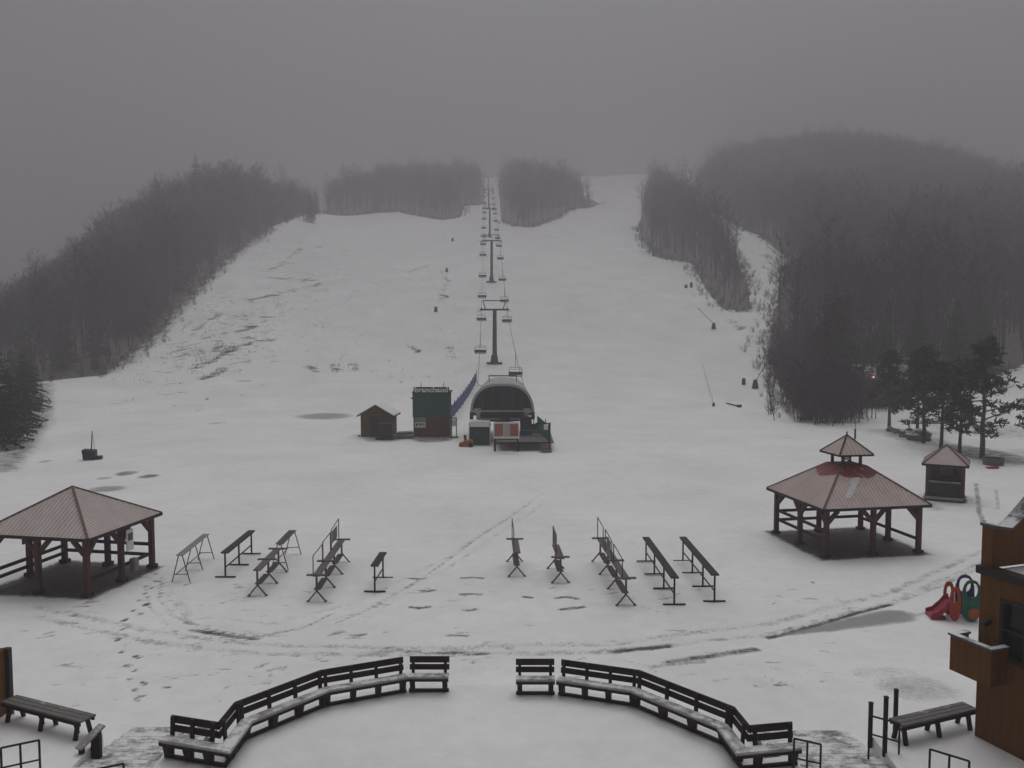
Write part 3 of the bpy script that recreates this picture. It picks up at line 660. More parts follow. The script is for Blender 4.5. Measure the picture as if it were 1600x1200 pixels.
# kiosk
x, y, rot = KP; t = thing('kiosk', 'small square kiosk with pink red pyramid roof and serving counter', 'kiosk', (x, y, h1(x, y)), rot)
hip_roof(t, 1.22, 2.15, 3.2, M_ROOFR, .2)
for (u, v) in ((-.95, -.95), (.95, -.95), (.95, .95), (-.95, .95)): MB().box((u, v, 1.05), (.16, .16, 2.1)).build('post', M_REDW, t)
for (u, v, a_, b_) in ((0, -.9, 1.74, .06), (.9, 0, .06, 1.74), (-.9, 0, .06, 1.74)): MB().box((u, v, .62), (a_, b_, .85)).build('half_wall', M_BLACKW, t)
MB().box((0, .9, 1.0), (1.74, .06, 1.5)).build('back_wall', M_BLACKW, t)
MB().box((0, -.98, 1.1), (1.7, .3, .06)).build('counter', M_SEATW, t); MB().box((0, -1.1, .16), (2.0, .35, .12)).build('doorstep', M_SEATW, t); MB().box((0, 0, .08), (2.1, 2.1, .16)).build('floor', M_DARKW, t)
for sg in (-1, 1): MB().bar((sg * .86, -.95, 1.6), (sg * .45, -.95, 2.05), .1, .1).build('brace', M_REDW, t)
MB().box((0, .8, 1.5), (.7, .1, .5)).build('grill_hood', M_GREYST, t)

# ------------------------------------------------------------------ ski racks
GR = 'ski racks standing in rows on the snow'
def rack_T(x0, y0, x1, y1, n, lab, h_=1.05):
    L = math.hypot(x1 - x0, y1 - y0); t = thing('ski_rack', lab, 'ski rack', (x0, y0, h1(x0, y0)), math.atan2(y1 - y0, x1 - x0), GR)
    hb = L / 2
    for k in range(2):                              # two boards end to end
        MB().box((L * (.25 + .5 * k), 0, h_ + .003 * k), (L / 2 + (.22 if n > 2 else .15) - .02, .3, .05)).build('top_board', M_BLACKW, t, bevel=.008)
    for k in range(n):
        x = L * k / (n - 1)
        MB().bar((x, 0, 0), (x, 0, h_ - .02), .06, .06, up=(1, 0, 0)).build('post', M_BLACK, t)
        f = MB().bar((x, -.42, .03), (x, .42, .03), .06, .05).build('foot', M_BLACK, t)
    MB().bar((0, .0, .42), (L, 0, .42), .035, .05).build('lower_rail', M_BLACK, t)
    for sg in (-1, 1): MB().bar((0, sg * .11, h_ - .045), (L, sg * .11, h_ - .045), .03, .04).build('edge_rail', M_BLACK, t)
    return t
def yfoot(s, x, h_, m=0):
    s.bar((x, 0, .38), (x, 0, h_), .07, .07, up=(1, 0, 0)); s.bar((x, 0, .42), (x, -.33, .02), .05, .05); s.bar((x, 0, .42), (x, .33, .02), .05, .05)
    for sg in (-1, 1): s.box((x, sg * .33, .02), (.12, .1, .035))
def rack_Y(x0, y0, x1, y1, n, lab, frames=(), signs=(), h_=1.0, crosses=(0,)):
    L = math.hypot(x1 - x0, y1 - y0); t = thing('ski_rack', lab, 'ski rack', (x0, y0, h1(x0, y0)), math.atan2(y1 - y0, x1 - x0), GR)
    for k in range(n):
        s = MB(); yfoot(s, L * k / (n - 1), h_); s.build('leg', M_GREYST, t)
    seg = n - 1
    for k in range(seg):
        a_ = L * k / seg; b_ = L * (k + 1) / seg
        MB().box(((a_ + b_) / 2, 0, h_ + .004 * (k % 2)), (b_ - a_ + .1, .3, .045)).build('top_board', M_GREYW, t, bevel=.008)
        for j in range(6):                          # lower comb of slats
            MB().box((a_ + (b_ - a_) * (j + .7) / 7, 0, .44), ((b_ - a_) / 10, .26, .03)).build('slat', M_GREYW, t)
        MB().bar((a_, 0, .40), (b_, 0, .40), .04, .05).build('lower_rail', M_GREYST, t)
    for f in crosses: MB().box((f * L, 0, h_ + .03), (.16, .74, .05)).build('cross_board', M_GREYW, t, bevel=.008)
    for (f0, f1, hh0, hh1) in frames:
        s = MB(); s.path([(f0 * L, 0.12, h_), (f0 * L, .12, h_ + hh0), (f1 * L, .12, h_ + hh1), (f1 * L, .12, h_)], .022, 6); s.build('sign_frame', M_GREYST, t)
    for (f0, f1, z0, z1) in signs: MB().box(((f0 + f1) / 2 * L, .12, h_ + (z0 + z1) / 2), ((f1 - f0) * L, .02, z1 - z0)).build('sign_panel', mat('faded_sign', (.13, .12, .13), .6, .4, 9), t)
    return t
def rack_A(x0, y0, x1, y1, n, lab, h_=1.1, boards=True):
    L = math.hypot(x1 - x0, y1 - y0); t = thing('ski_rack', lab, 'ski rack', (x0, y0, h1(x0, y0)), math.atan2(y1 - y0, x1 - x0), GR)
    for k in range(n):
        x = L * k / (n - 1); s = MB()
        for sg in (-1, 1): s.tube((x, sg * .07, h_), (x, sg * .36, 0), .022)
        s.tube((x, -.27, .32), (x, .27, .32), .018); s.build('leg', M_GREYST, t)
    if boards:
        for k in range(3): MB().box((L / 2, -.1 + .1 * k, h_ + .02), (L + .2, .085, .035)).build('top_board', M_GREYP2, t)
    else:
        for k in range(10): MB().box((L * (k + .5) / 10, 0, h_ + .01), (L / 16, .34, .035)).build('slat', M_GREYW, t)
        MB().bar((0, 0, h_ - .03), (L, 0, h_ - .03), .05, .05).build('ridge_bar', M_GREYST, t)
    MB().bar((0, .2, .32), (L, .2, .32), .03, .03).build('lower_rail', M_GREYST, t)
    return t
M_GREYP2 = mat('pale_rack_board', (.24, .24, .25), .8, .25, 5, .2, 30, snow=.1)
rack_A(-13.35, 35.5, -13.5, 38.9, 3, 'pale grey A frame ski rack nearest the plain roofed pavilion')
rack_T(-11.75, 36.1, -11.75, 39.8, 3, 'black T foot ski rack beside the pale A frame rack')
rack_Y(-9.75, 33.7, -9.8, 37.0, 3, 'grey Y foot ski rack without signs, ahead of the slatted A frame rack', crosses=(.45, .95))
rack_A(-9.85, 37.35, -9.9, 39.9, 2, 'slatted A frame ski rack behind a grey Y foot rack', boards=False)
rack_Y(-7.35, 33.1, -7.45, 38.6, 4, 'long grey Y foot ski rack with three sign frames, left of the gap', frames=((.0, .33, .75, .75), (.35, .64, .8, .8), (.68, 1, .85, .95)), signs=((.72, .92, .25, .75),), crosses=(0, .36, 1.0))
rack_T(-5.35, 34.3, -5.3, 36.2, 2, 'short single board ski rack standing alone before the gap')
rack_Y(.2, 36.3, .12, 38.6, 2, 'short grey ski rack with one empty sign frame just past the gap', frames=((.1, .95, .85, .95),), crosses=(.97,))
rack_Y(1.95, 35.3, 1.85, 37.4, 2, 'short grey ski rack with a poster in its sign frame', frames=((.3, .95, .8, .85),), signs=((.4, .8, .2, .75),), crosses=(.05,))
rack_Y(4.2, 32.4, 3.85, 38.5, 4, 'long grey Y foot ski rack with sign frames beside the black racks', frames=((.02, .33, .7, .8), (.4, .66, .8, .9), (.75, 1, .85, .95)), signs=((.45, .6, .2, .7),), crosses=(0, .4, 1.0))
rack_T(6.0, 32.5, 5.85, 38.5, 4, 'black T foot ski rack next to the long grey rack with sign frames')
rack_T(7.6, 33.0, 7.5, 38.7, 4, 'black T foot ski rack nearest the cupola pavilion')

# ------------------------------------------------------------------ buildings at the lift
def gz(x, y): return h1(x, y)
# brown shed
t = thing('shed', 'small brown gabled shed with snow on its roof', 'shed', (-12.3, 82.4, gz(-12.3, 82.4)), R(-4))
w, d_, e_, r_ = 1.4, 1.3, 2.05, 2.85
s = MB(); s.hexa([(-w, -d_, 0), (w, -d_, 0), (w, d_, 0), (-w, d_, 0)], [(-w, -d_, e_), (w, -d_, e_), (w, d_, e_), (-w, d_, e_)])
for yy in (-d_, d_): s.poly([(-w, yy, e_), (w, yy, e_), (0, yy, r_)])
s.build('wall', M_BROWN, t)
for sg in (-1, 1):
    b = MB().hexa([(0, -d_ - .25, r_), (sg * (w + .32), -d_ - .25, e_ - .2), (sg * (w + .32), d_ + .25, e_ - .2), (0, d_ + .25, r_)], [(0, -d_ - .25, r_ + .1), (sg * (w + .32), -d_ - .25, e_ - .1), (sg * (w + .32), d_ + .25, e_ - .1), (0, d_ + .25, r_ + .1)]).build('roof', M_TRIM, t)
    MB().hexa([(0, -d_ - .2, r_ + .105), (sg * (w + .3), -d_ - .2, e_ - .09), (sg * (w + .3), d_ + .25, e_ - .09), (0, d_ + .25, r_ + .105)], [(0, -d_ - .2, r_ + .17), (sg * (w + .3), -d_ - .2, e_ - .02), (sg * (w + .3), d_ + .25, e_ - .02), (0, d_ + .25, r_ + .17)]).build('roof_snow', M_SNOWCAP, b)
dr = MB().box((-.15, -d_ - .02, .95), (.75, .06, 1.85)).build('door', mat('dark_door', (.03, .045, .035), .7, .2, 3), t); MB().box((.12, -d_ - .07, .95), (.04, .06, .12)).build('handle', M_GREYST, dr)
MB().bar((-w - .3, -d_ + .2, .1), (-w + .1, -d_ + .2, -.05), .1, .12).build('skid', M_DARKW, t); MB().bar((w - .1, -d_ + .2, -.05), (w + .35, -d_ + .2, .2), .1, .12).build('skid', M_DARKW, t)
# dark crate in front
t = thing('crate', 'dark blue grey slatted bin in front of the brown shed', 'bin', (-11.35, 79.6, gz(-11.35, 79.6)))
for k in range(6): MB().box((0, 0, .2 + k * .23), (1.3, .9, .2)).build('slat', mat('bin_plastic', (.03, .034, .05), .6, .2, 3), t)
for (u, v) in ((-.6, -.42), (.6, -.42), (.6, .42), (-.6, .42)): MB().box((u, v, .72), (.12, .12, 1.45)).build('corner_post', M_BLACK, t)
MB().box((0, 0, .05), (1.6, 1.1, .1)).build('pallet', M_DARKW, t)
# snowy junk pile
t = thing('pallet_stack', 'low stack of snowy boards between the shed and the green hut', 'pallets', (-9.6, 80.2, gz(-9.6, 80.2)))
for k in range(7): MB().box((random.uniform(-.2, .2), random.uniform(-.3, .3), .06 + .085 * k), (1.9 - .1 * k, .8, .07), random.uniform(-.2, .2)).build('board', M_SEATW, t)
# green hut
hx, hy = -7.3, 80.9; t = thing('ticket_hut', 'tall hut with green upper panel and white lettering', 'hut', (hx, hy, gz(hx, hy)))
MB().box((0, 1.1, 2.0), (3.3, 2.2, 4.0)).build('wall', M_BROWN, t)
for k in range(5): MB().box((-1.37 + .685 * k, -.03, 2.95), (.67, .06, 2.3)).build('green_panel', M_GREEN, t)
MB().box((0, -.04, 4.3), (3.2, .1, .5)).build('sign_band', M_BLACK, t)
cu = bpy.data.curves.new('lettering', 'FONT'); cu.body = 'branchaud'; cu.size = .64; cu.extrude = .02; cu.offset = .024; cu.align_x = 'CENTER'; cu.materials.append(M_WHITE)
tmp = bpy.data.objects.new('text_source', cu); COL.objects.link(tmp); bpy.context.view_layer.update()
lm = bpy.data.meshes.new_from_object(tmp.evaluated_get(bpy.context.evaluated_depsgraph_get())); lm.name = 'lettering'; bpy.data.objects.remove(tmp)
lt = bpy.data.objects.new('lettering', lm); COL.objects.link(lt); lt.parent = t; lt.location = (0, -.10, 4.1); lt.rotation_euler = (R(90), 0, 0); lt.scale = (1.13, 1, 1)
for x_ in (-.95, 1.1): MB().tube((x_, .2, 4.0), (x_, .2, 4.95), .03).build('roof_pole', M_GREYST, t)
MB().box((0, 1.1, 4.06), (3.5, 2.4, .12)).build('roof', M_TRIM, t)
b = MB().box((-1.02, -.08, 1.12), (1.0, .05, .5)).build('menu_board', M_WHITE, t)
for (x_, c_) in ((-1.32, M_BLACK), (-1.0, M_DGREEN), (-.72, mat('olive_mark', (.2, .22, .02)))): MB().box((x_, -.11, 1.15), (.2, .01, .2)).build('printed_mark', c_, b)
MB().box((-1.02, -.09, 1.6), (1.0, .04, .38)).build('pale_panel', mat('pale_green_panel', (.20, .28, .23), .6, .2, 4), t)
MB().box((-1.02, -.07, .82), (1.0, .05, .06)).build('red_strip', M_RUST, t)
dr = MB().box((.35, -.06, .95), (.95, .05, 1.85)).build('door', mat('red_brown_door', (.13, .05, .03), .7, .3, 3), t); MB().box((.0, -.1, .95), (.05, .06, .14)).build('handle', M_BLACK, dr)
MB().box((1.15, -.05, 1.35), (.55, .05, .6)).build('shutter', mat('red_brown_door', (.13, .05, .03)), t)
MB().box((-1.75, -.1, 3.55), (.2, .12, .12)).build('floodlight', M_BLACK, t)
t = thing('sandwich_board', 'narrow black framed board beside the green hut', 'sign', (-5.25, 80.6, gz(-5.25, 80.6)))
for x_ in (-.22, .22): MB().box((x_, 0, .8), (.08, .08, 1.9)).build('post', M_BLACK, t)
MB().box((0, 0, 1.35), (.38, .03, .6)).build('panel', M_WHITE, t); MB().box((0, 0, 1.78), (.5, .06, .1)).build('top_bar', M_BLACK, t); MB().box((0, 0, .04), (.8, .5, .08)).build('base', M_BLACK, t)

# blue net fence up to the lift
t = thing('safety_fence', 'blue safety net fence climbing the snow beside the lift terminal', 'fence', (-6.7, 92, gz(-6.7, 92)))
pts = [Vector((-6.75 + 1.5 * k / 12, 88 + 44 * k / 12, 0)) for k in range(13)]; off = Vector(t.location)
for p in pts: p.z = gz(p.x, p.y)
for p, q in zip(pts, pts[1:]):
    s = MB(); s.hexa([p + Vector((-.02, 0, .15)), q + Vector((-.02, 0, .15)), q + Vector((.02, 0, .15)), p + Vector((.02, 0, .15))], [p + Vector((-.02, 0, 1.45)), q + Vector((-.02, 0, 1.5)), q + Vector((.02, 0, 1.5)), p + Vector((.02, 0, 1.45))]); s.build('net_panel', M_BLUE, t, off)
for p in pts: MB().tube(p, p + UP * 1.75, .05).build('post', M_BLACK, t, off)

# lift terminal
TX, TY = -.85, 78.0
t = thing('lift_terminal', 'rounded chairlift terminal with dark glazed front and grey shell', 'lift terminal', (TX, TY, 0))
HWd, ZB, ZT = 2.8, 2.05, 5.1
def arch(f, s=1.0, dz=0.0):                       # f -1..1 across
    a_ = math.pi * (1 - (f + 1) / 2); return HWd * s * math.copysign(abs(math.cos(a_)) ** .75, math.cos(a_)), ZB + .25 + dz + (ZT - ZB - .25) * s * math.sin(a_) ** .8
N = 24; fr = [-1 + 2 * k / N for k in range(N + 1)]
s = MB()                                            # shell: two skins, 9 m long
for k in range(N):
    (x0, z0), (x1, z1) = arch(fr[k]), arch(fr[k + 1]); (a0, c0), (a1, c1) = arch(fr[k], .94), arch(fr[k + 1], .94)
    s.hexa([(x0, -.3, z0), (x1, -.3, z1), (a1, -.3, c1), (a0, -.3, c0)], [(x0 * .9, 9, z0), (x1 * .9, 9, z1), (a1 * .9, 9, c1), (a0 * .9, 9, c0)])
s.build('shell', M_GREYP, t)
s = MB()
for k in range(N):
    (x0, z0), (x1, z1) = arch(fr[k], .985), arch(fr[k + 1], .985); (a0, c0), (a1, c1) = arch(fr[k], .93), arch(fr[k + 1], .93)
    s.hexa([(x0, -.4, z0), (x1, -.4, z1), (a1, -.4, c1), (a0, -.4, c0)], [(x0, -.302, z0), (x1, -.302, z1), (a1, -.302, c1), (a0, -.302, c0)])
s.build('front_rim', M_PALE, t)
for k in range(6):                                  # glazing in strips
    f = [-1 + 2 * (k + j / 4) / 6 for j in range(5)]
    xs = [-2.6 + 5.2 * (k + j / 4) / 6 for j in range(5)]
    ar = [arch(-1 + 2 * q / 200, .96) for q in range(201)]
    top = [float(np.interp(x_, [q[0] for q in ar], [q[1] for q in ar])) for x_ in xs]
    pf = [(x_, -.2 - .02 * (k % 2), max(z_, ZB + .3)) for x_, z_ in zip(xs, top)]
    s = MB(); s.poly([(xs[0], -.2 - .02 * (k % 2), ZB + .25), (xs[-1], -.2 - .02 * (k % 2), ZB + .25)] + pf[::-1]); s.build('pane', M_GLASS, t)
for k in range(1, 6): x_ = -2.6 + 5.2 * k / 6; MB().bar((x_, -.24, ZB + .3), (x_, -.24, ZB + .25 + (ZT - ZB - .25) * .9 * (1 - (abs(x_) / 2.62) ** 2.6) ** .55), .04, .04, up=(0, 1, 0)).build('mullion', M_GREYST, t)
MB().box((0, -.42, 2.72), (5.6, .12, .14)).build('front_beam', M_PALE, t)
MB().box((0, -.30, 2.36), (4.3, .1, .58)).build('lower_panel', M_DGREEN, t); MB().box((0, -.42, 2.02), (4.4, .14, .1)).build('front_beam', M_PALE, t)
for sg in (-1, 1):
    MB().box((sg * 2.15, -.5, 2.75), (.6, .2, .4)).build('lamp_box', M_PALE, t); MB().box((sg * 2.1, -.36, 2.33), (.36, .14, .62)).build('bracket', M_PALE, t)
    MB().box((sg * 2.68, -.1, 2.3), (.3, .7, .62)).build('corner_panel', M_DGREEN, t)
    MB().box((sg * 2.0, 4.4, 2.35), (.2, 9, .5)).build('side_beam', M_DGREEN, t)
MB().tube((0, 1.6, 1.75), (0, 1.6, 1.95), 1.9, 1.9, 28).build('bullwheel', M_BLACK, t)
for sg in (-1, 1): MB().tube((sg * 1.6, .2, 1.75), (sg * 1.6, 8.5, 1.85), .09, n=8).build('conveyor_tube', M_GREYST, t); MB().box((sg * 2.3, 6.5, 1.0), (.16, .16, 2.3)).build('leg', M_PALE, t)
MB().box((0, 2.5, 1.2), (.9, 1.2, 2.4)).build('support_column', M_PALE, t); MB().box((0, 7.5, 1.4), (.9, 1.0, 2.8)).build('support_column', M_PALE, t)
s = MB(); s.bar((-1.25, 4, ZT - .1), (-1.25, 4, ZT + .42), .08, .08, up=(0, 1, 0)); s.bar((1.25, 4, ZT - .1), (1.25, 4, ZT + .42), .08, .08, up=(0, 1, 0)); s.bar((-1.3, 4, ZT + .42), (1.3, 4, ZT + .42), .1, .1); s.build('roof_frame', M_BLACK, t)
# loading platform with posts and railings
px0 = W(772, 702, 0); t = thing('loading_platform', 'raised loading platform with black posts and green pickets', 'platform', (1.0, 73.0, 0))
off = Vector((1.0, 73.0, 0))
MB().box((1.1, 76, .66), (4.6, 7, .1)).build('deck', M_GREYW, t, off)
MB().bar((-1.35, 72.45, .62), (3.2, 72.45, .62), .1, .12).build('edge_beam', M_BLACK, t, off)
for (x_, h_) in ((-1.4, 1.2), (.5, .7), (3.05, 2.3)): MB().box((x_, 72.3, h_ / 2), (.16, .16, h_)).build('post', M_BLACK, t, off)
MB().bar((1.9, 72.3, 2.25), (3.05, 72.3, 2.25), .07, .08).build('top_rail', M_BLACK, t, off); MB().box((2.75, 72.28, 1.95), (.34, .05, .45)).build('small_sign', M_WHITE, t, off)
for k in range(13):
    f = k / 12; MB().box((3.05 - .75 * f, 72.6 + 7 * f, 1.35 + .05 * f), (.12, .1, 1.3)).build('picket', M_GREENF if 'M_GREENF' in globals() else mat('green_picket', (.012, .17, .09), .6, .25, 4), t, off)
for z_ in (1.0, 1.7): MB().bar((3.09, 72.5, z_), (2.34, 79.7, z_), .05, .08).build('picket_rail', M_DGREEN, t, off)
MB().box((1.6, 79, 1.1), (1.6, .1, .7)).build('rear_panel', M_DGREEN, t, off)
for z_ in (1.15, 1.65): MB().bar((.75, 72.42, z_), (2.95, 72.42, z_), .05, .06).build('front_rail', mat('green_picket', (.012, .17, .09), .6, .25, 4), t, off)
for k in range(3): MB().box((2.75, 71.95 - .3 * k, .48 - .19 * k), (.9, .3, .07)).build('step', M_GREYW, t, off)
for k in range(5): MB().box((-1.2 + 1.05 * k, 79.6, 1.25), (.08, .08, 1.1)).build('rear_post', M_DGREEN, t, off)
# signboard with two rust panels
t = thing('queue_sign', 'white signboard with two rust red panels on black posts', 'sign', (-.45, 71.9, 0))
MB().box((0, 0, 1.72), (2.1, .08, 1.35)).build('board', M_WHITE, t, bevel=.02)
for x_ in (-.62, .62): MB().box((x_, -.06, 1.75), (.66, .03, 1.0)).build('rust_panel', M_RUST, t)
MB().box((0, -.06, 1.75), (.5, .03, 1.05)).build('centre_panel', M_PALE, t)
for x_ in (-.9, .9): MB().box((x_, .07, .55), (.12, .12, 1.1)).build('post', M_BLACK, t)
MB().box((0, .06, 1.0), (2.0, .06, .12)).build('lower_rail', M_BLACK, t)
t = thing('operator_cabin', 'small white roofed operator booth under the terminal edge', 'booth', (-2.75, 76.2, 0))
MB().box((0, 0, .7), (1.7, 1.3, 1.4)).build('wall', M_DGREEN, t); MB().box((0, -.02, 1.42), (1.75, 1.34, .3)).build('window_band', M_GLASS, t); MB().hexa([(-.95, -.75, 1.58), (.95, -.75, 1.58), (.95, .75, 1.58), (-.95, .75, 1.58)], [(-.85, -.5, 2.0), (.85, -.5, 2.0), (.85, .7, 2.0), (-.85, .7, 2.0)]).build('roof', M_WHITE, t)
for x_ in (-.87, .87): MB().box((x_, -.66, .98), (.08, .08, 1.9)).build('corner_post', M_PALE, t)
t = thing('snow_blower', 'small orange snow blower standing by the operator booth', 'snow blower', (-3.7, 74.6, 0))
MB().hexa([(-.5, -.35, .12), (.5, -.35, .12), (.5, .35, .12), (-.5, .35, .12)], [(-.35, -.25, .55), (.4, -.3, .62), (.4, .3, .62), (-.35, .25, .55)]).build('housing', M_ORANGE, t, bevel=.04)
MB().tube((-.55, -.35, .2), (-.55, .35, .2), .2, n=10).build('auger', M_ORANGE, t); MB().tube((-.2, 0, .55), (-.25, 0, 1.0), .09, .12, 8).build('chute', M_BLACK, t)
for sg in (-1, 1): MB().tube((.25, sg * .36, .2), (.25, sg * .46, .2), .2, n=12).build('wheel', M_BLACK, t); MB().tube((.4, sg * .2, .55), (.95, sg * .2, 1.0), .025).build('handlebar', M_BLACK, t)
# dark blue barrier boxes under the shell
for (x_, lab, w_) in ((-.55, 'dark blue equipment box behind the rust panelled signboard', .8), (1.2, 'low dark blue and white box on the platform', 1.0)):
    o = MB().box((0, 0, .75), (w_, .6, 1.5)).box((0, 0, 1.53), (w_ + .06, .66, .06)).build('equipment_box', mat('navy_box', (.02, .024, .07), .5, .2, 3), bevel=.02); o.location = (x_, 77.0, .715); tag(o, lab, 'box', 'boxes under the terminal')

# ------------------------------------------------------------------ lift line: towers, rope, chairs
lx = lambda y: -.9 - .0285 * (y - 78)
TOW = [(150, 12.6), (233, 31.4), (350, 54.2), (470, 79.0), (600, 106.0)]
HG = 2.15
rope = [(76, 4.2), (84, 4.6)] + TOW + [(720, 131)]
def ropez(y):
    for (a_, za), (b_, zb) in zip(rope, rope[1:]):
        if a_ <= y <= b_:
            f = (y - a_) / (b_ - a_); sag = (b_ - a_) * .012 * 4 * f * (1 - f); return za + (zb - za) * f - sag
    return rope[-1][1]
M_ROPE = mat('steel_rope', (.05, .05, .055), .5, .2, 5)
s = MB()
for sg in (-1, 1):
    yy = [84 + 636 * k / 90 for k in range(91)]; s.path([(lx(v) + sg * HG, v, ropez(v)) for v in yy], .03, 4)
s.path([(lx(84) - HG, 84, 4.6), (lx(80) - HG * .7, 80.5, 4.5), (lx(79), 79.6, 4.45), (lx(80) + HG * .7, 80.5, 4.5), (lx(84) + HG, 84, 4.6)], .03, 4)
o = s.build('haul_rope', M_ROPE); tag(o, 'steel haul rope loop running up the lift line', 'cable')
TLAB = ['lift tower nearest the terminal, on a stout dark base', 'second lift tower up the slope with cross arm below the trees', 'third lift tower between the two tree clumps', 'faint fourth lift tower in the fog above the tree clumps', 'faintest lift tower, topmost in the fog']
for k, (y, zt) in enumerate(TOW):
    x = lx(y); zb = gz(x, y); t = thing('lift_tower', TLAB[k], 'lift tower', (x, y, zb), 0, 'lift towers up the line'); H_ = zt - zb - .15
    MB().tube((0, 0, 1.4), (0, 0, H_), .34, .24, 12).build('mast', M_BLACK, t, smooth=False)
    MB().hexa([(-.75, -.6, -.4), (.75, -.6, -.4), (.75, .6, -.4), (-.75, .6, -.4)], [(-.48, -.45, 1.5), (.48, -.45, 1.5), (.48, .45, 1.5), (-.48, .45, 1.5)]).box((0, 0, .1), (2.6, 1.6, .3)).build('base', M_BLACK, t)
    MB().bar((-HG - .3, 0, H_), (HG + .3, 0, H_), .34, .3).build('cross_arm', M_BLACK, t)
    s = MB(); s.path([(-1.5, 0, H_ + .1), (-1.9, 0, H_ + 1.5), (1.9, 0, H_ + 1.5), (1.5, 0, H_ + .1)], .09, 6); s.build('lifting_frame', M_BLACK, t)
    for sg in (-1, 1):
        b = MB().bar((sg * HG, -1.3, H_ + .02), (sg * HG, 1.3, H_ + .3), .1, .16).build('sheave_beam', M_GREYST, t)
        for j in range(4): yj = -1.15 + .77 * j; MB().tube((sg * HG - .08, yj, H_ + .1 + .1 * yj + .0), (sg * HG + .08, yj, H_ + .1 + .1 * yj), .18, n=10).build('sheave', M_BLACK, b)
        MB().box((sg * (HG + .45), 0, H_ - .25), (.5, 2.4, .05)).build('catwalk', M_GREYST, t)
    MB().bar((.32, -.1, 1.5), (.26, -.1, H_), .04, .25, up=(1, 0, 0)).build('ladder', M_GREYST, t)
def make_chair():
    t = thing('lift_chair', 'x', 'chair', (0, 0, 0), 0, 'chairs hanging on the lift line')
    s = MB(); s.path([(0, 0, 0), (0, .1, -.5), (0, .45, -1.1), (0, .45, -1.75)], .04, 6); s.box((0, 0, .02), (.12, .4, .14)); s.build('hanger', M_GREYST, t)
    s = MB(); s.path([(-1.0, .3, -2.85), (-1.02, .48, -2.2), (-.85, .45, -1.75), (.85, .45, -1.75), (1.02, .48, -2.2), (1.0, .3, -2.85)], .035, 6); s.build('frame', M_GREYST, t)
    MB().box((0, .05, -2.83), (2.0, .5, .1)).build('seat', M_CHAIR, t, bevel=.02); MB().bar((0, .40, -2.72), (0, .5, -2.3), 1.95, .06, up=(0, 1, 0)).build('backrest', M_CHAIR, t)
    MB().bar((-.98, .46, -1.98), (.98, .46, -1.98), .05, .05).build('safety_bar', M_GREYST, t)
    return t
M_CHAIR = mat('dark_chair_slats', (.022, .022, .03), .6, .2, 4)
proto = make_chair(); proto.scale = (.8, .9, .95); used = False
chl = [(-1, y) for y in (124.7, 154, 177, 200, 226, 253, 280, 308, 336, 365, 395, 425, 455, 488, 520)] + [(1, y) for y in (107, 152.5, 172.5, 196, 222, 248, 275, 302, 330, 358, 388, 418, 448, 480, 512)]
ordn = ['first', 'second', 'third', 'fourth', 'fifth', 'sixth', 'seventh', 'eighth', 'ninth', 'tenth', 'eleventh', 'twelfth', 'thirteenth', 'fourteenth', 'fifteenth']
cnt = {-1: 0, 1: 0}
for sg, y in chl:
    o = proto if not used else copy_tree(proto); used = True
    o.location = (lx(y) + sg * HG, y, ropez(y) - .02); o.rotation_euler.z = R(180) if sg < 0 else R(0)
    k = cnt[sg]; cnt[sg] += 1
    side = 'ticket hut side' if sg < 0 else 'open piste side'
    o['label'] = f'{ordn[k]} lift chair up from the terminal on the {side} of the line'

# ------------------------------------------------------------------ snowmaking and small things on the piste
def snow_lance(px, py, lean, h_, lab, boxc, dx=.45):
    p = WT(px, py); t = thing('snow_lance', lab, 'snow gun', p, 0, 'snowmaking kit along the piste edge')
    MB().hexa([(-.42, -.3, 0), (.42, -.3, 0), (.42, .3, 0), (-.42, .3, 0)], [(-.22, -.2, 1.25), (.22, -.2, 1.25), (.22, .2, 1.25), (-.22, .2, 1.25)]).build('padded_base', boxc, t)
    MB().tube((0, 0, 1.0), (lean * h_, 0, h_), .06, .04).build('lance', M_GREYST, t); MB().tube((lean * h_, 0, h_), (lean * h_ * 1.06, 0, h_ * 1.05), .1).build('nozzle_head', M_GREYST, t)
snow_lance(1180, 607, .45, 4.4, 'snow lance leaning over a dark teal padded base at the bushes', mat('teal_pad', (.02, .05, .075), .7, .2, 4))
snow_lance(1115, 514, -.75, 4.0, 'snow lance leaning out over the piste below the tree island', M_BLACKW)
def barrel(px, py, w_, h_, lab, m, name='hydrant_pad'):
    p = WT(px, py); s = MB(); s.tube((0, 0, -.1), (0, 0, h_), w_, w_ * .85, 10); s.tube((0, 0, h_), (0, 0, h_ + .12), w_ * .5, w_ * .4, 8); o = s.build(name, m); o.location = p; tag(o, lab, 'hydrant', 'hydrant pads along the piste')
NAVY = mat('navy_pad', (.018, .02, .04), .7, .2, 4)
barrel(1162, 601, .3, .85, 'short navy hydrant pad next to the leaning teal snow lance', NAVY)
barrel(1072, 450, .42, .8, 'left one of two dark hydrant pads below the tree island', NAVY); barrel(1080, 449, .4, 1.2, 'taller one of two dark hydrant pads below the tree island', NAVY)
barrel(1021, 400, .45, 1.3, 'small dark hydrant pad against the tip of the tree island', NAVY); barrel(996, 362, .5, 1.5, 'far dark hydrant pad at the upper piste edge', NAVY)
barrel(1115, 635, .16, .4, 'tiny dark stake base at the foot of the orange fence', NAVY); barrel(681, 487, .4, 1.0, 'dark hydrant pad on the left slope, lowest of three', NAVY)
barrel(698, 425, .4, 1.0, 'dark hydrant pad on the left slope, middle of three', NAVY); barrel(707, 377, .45, 1.1, 'dark hydrant pad on the left slope, uppermost of three', NAVY)
p = WT(1150, 636); t = thing('fallen_pipe', 'short dark pipe lying on the snow by the piste edge', 'pipe', p, 0)
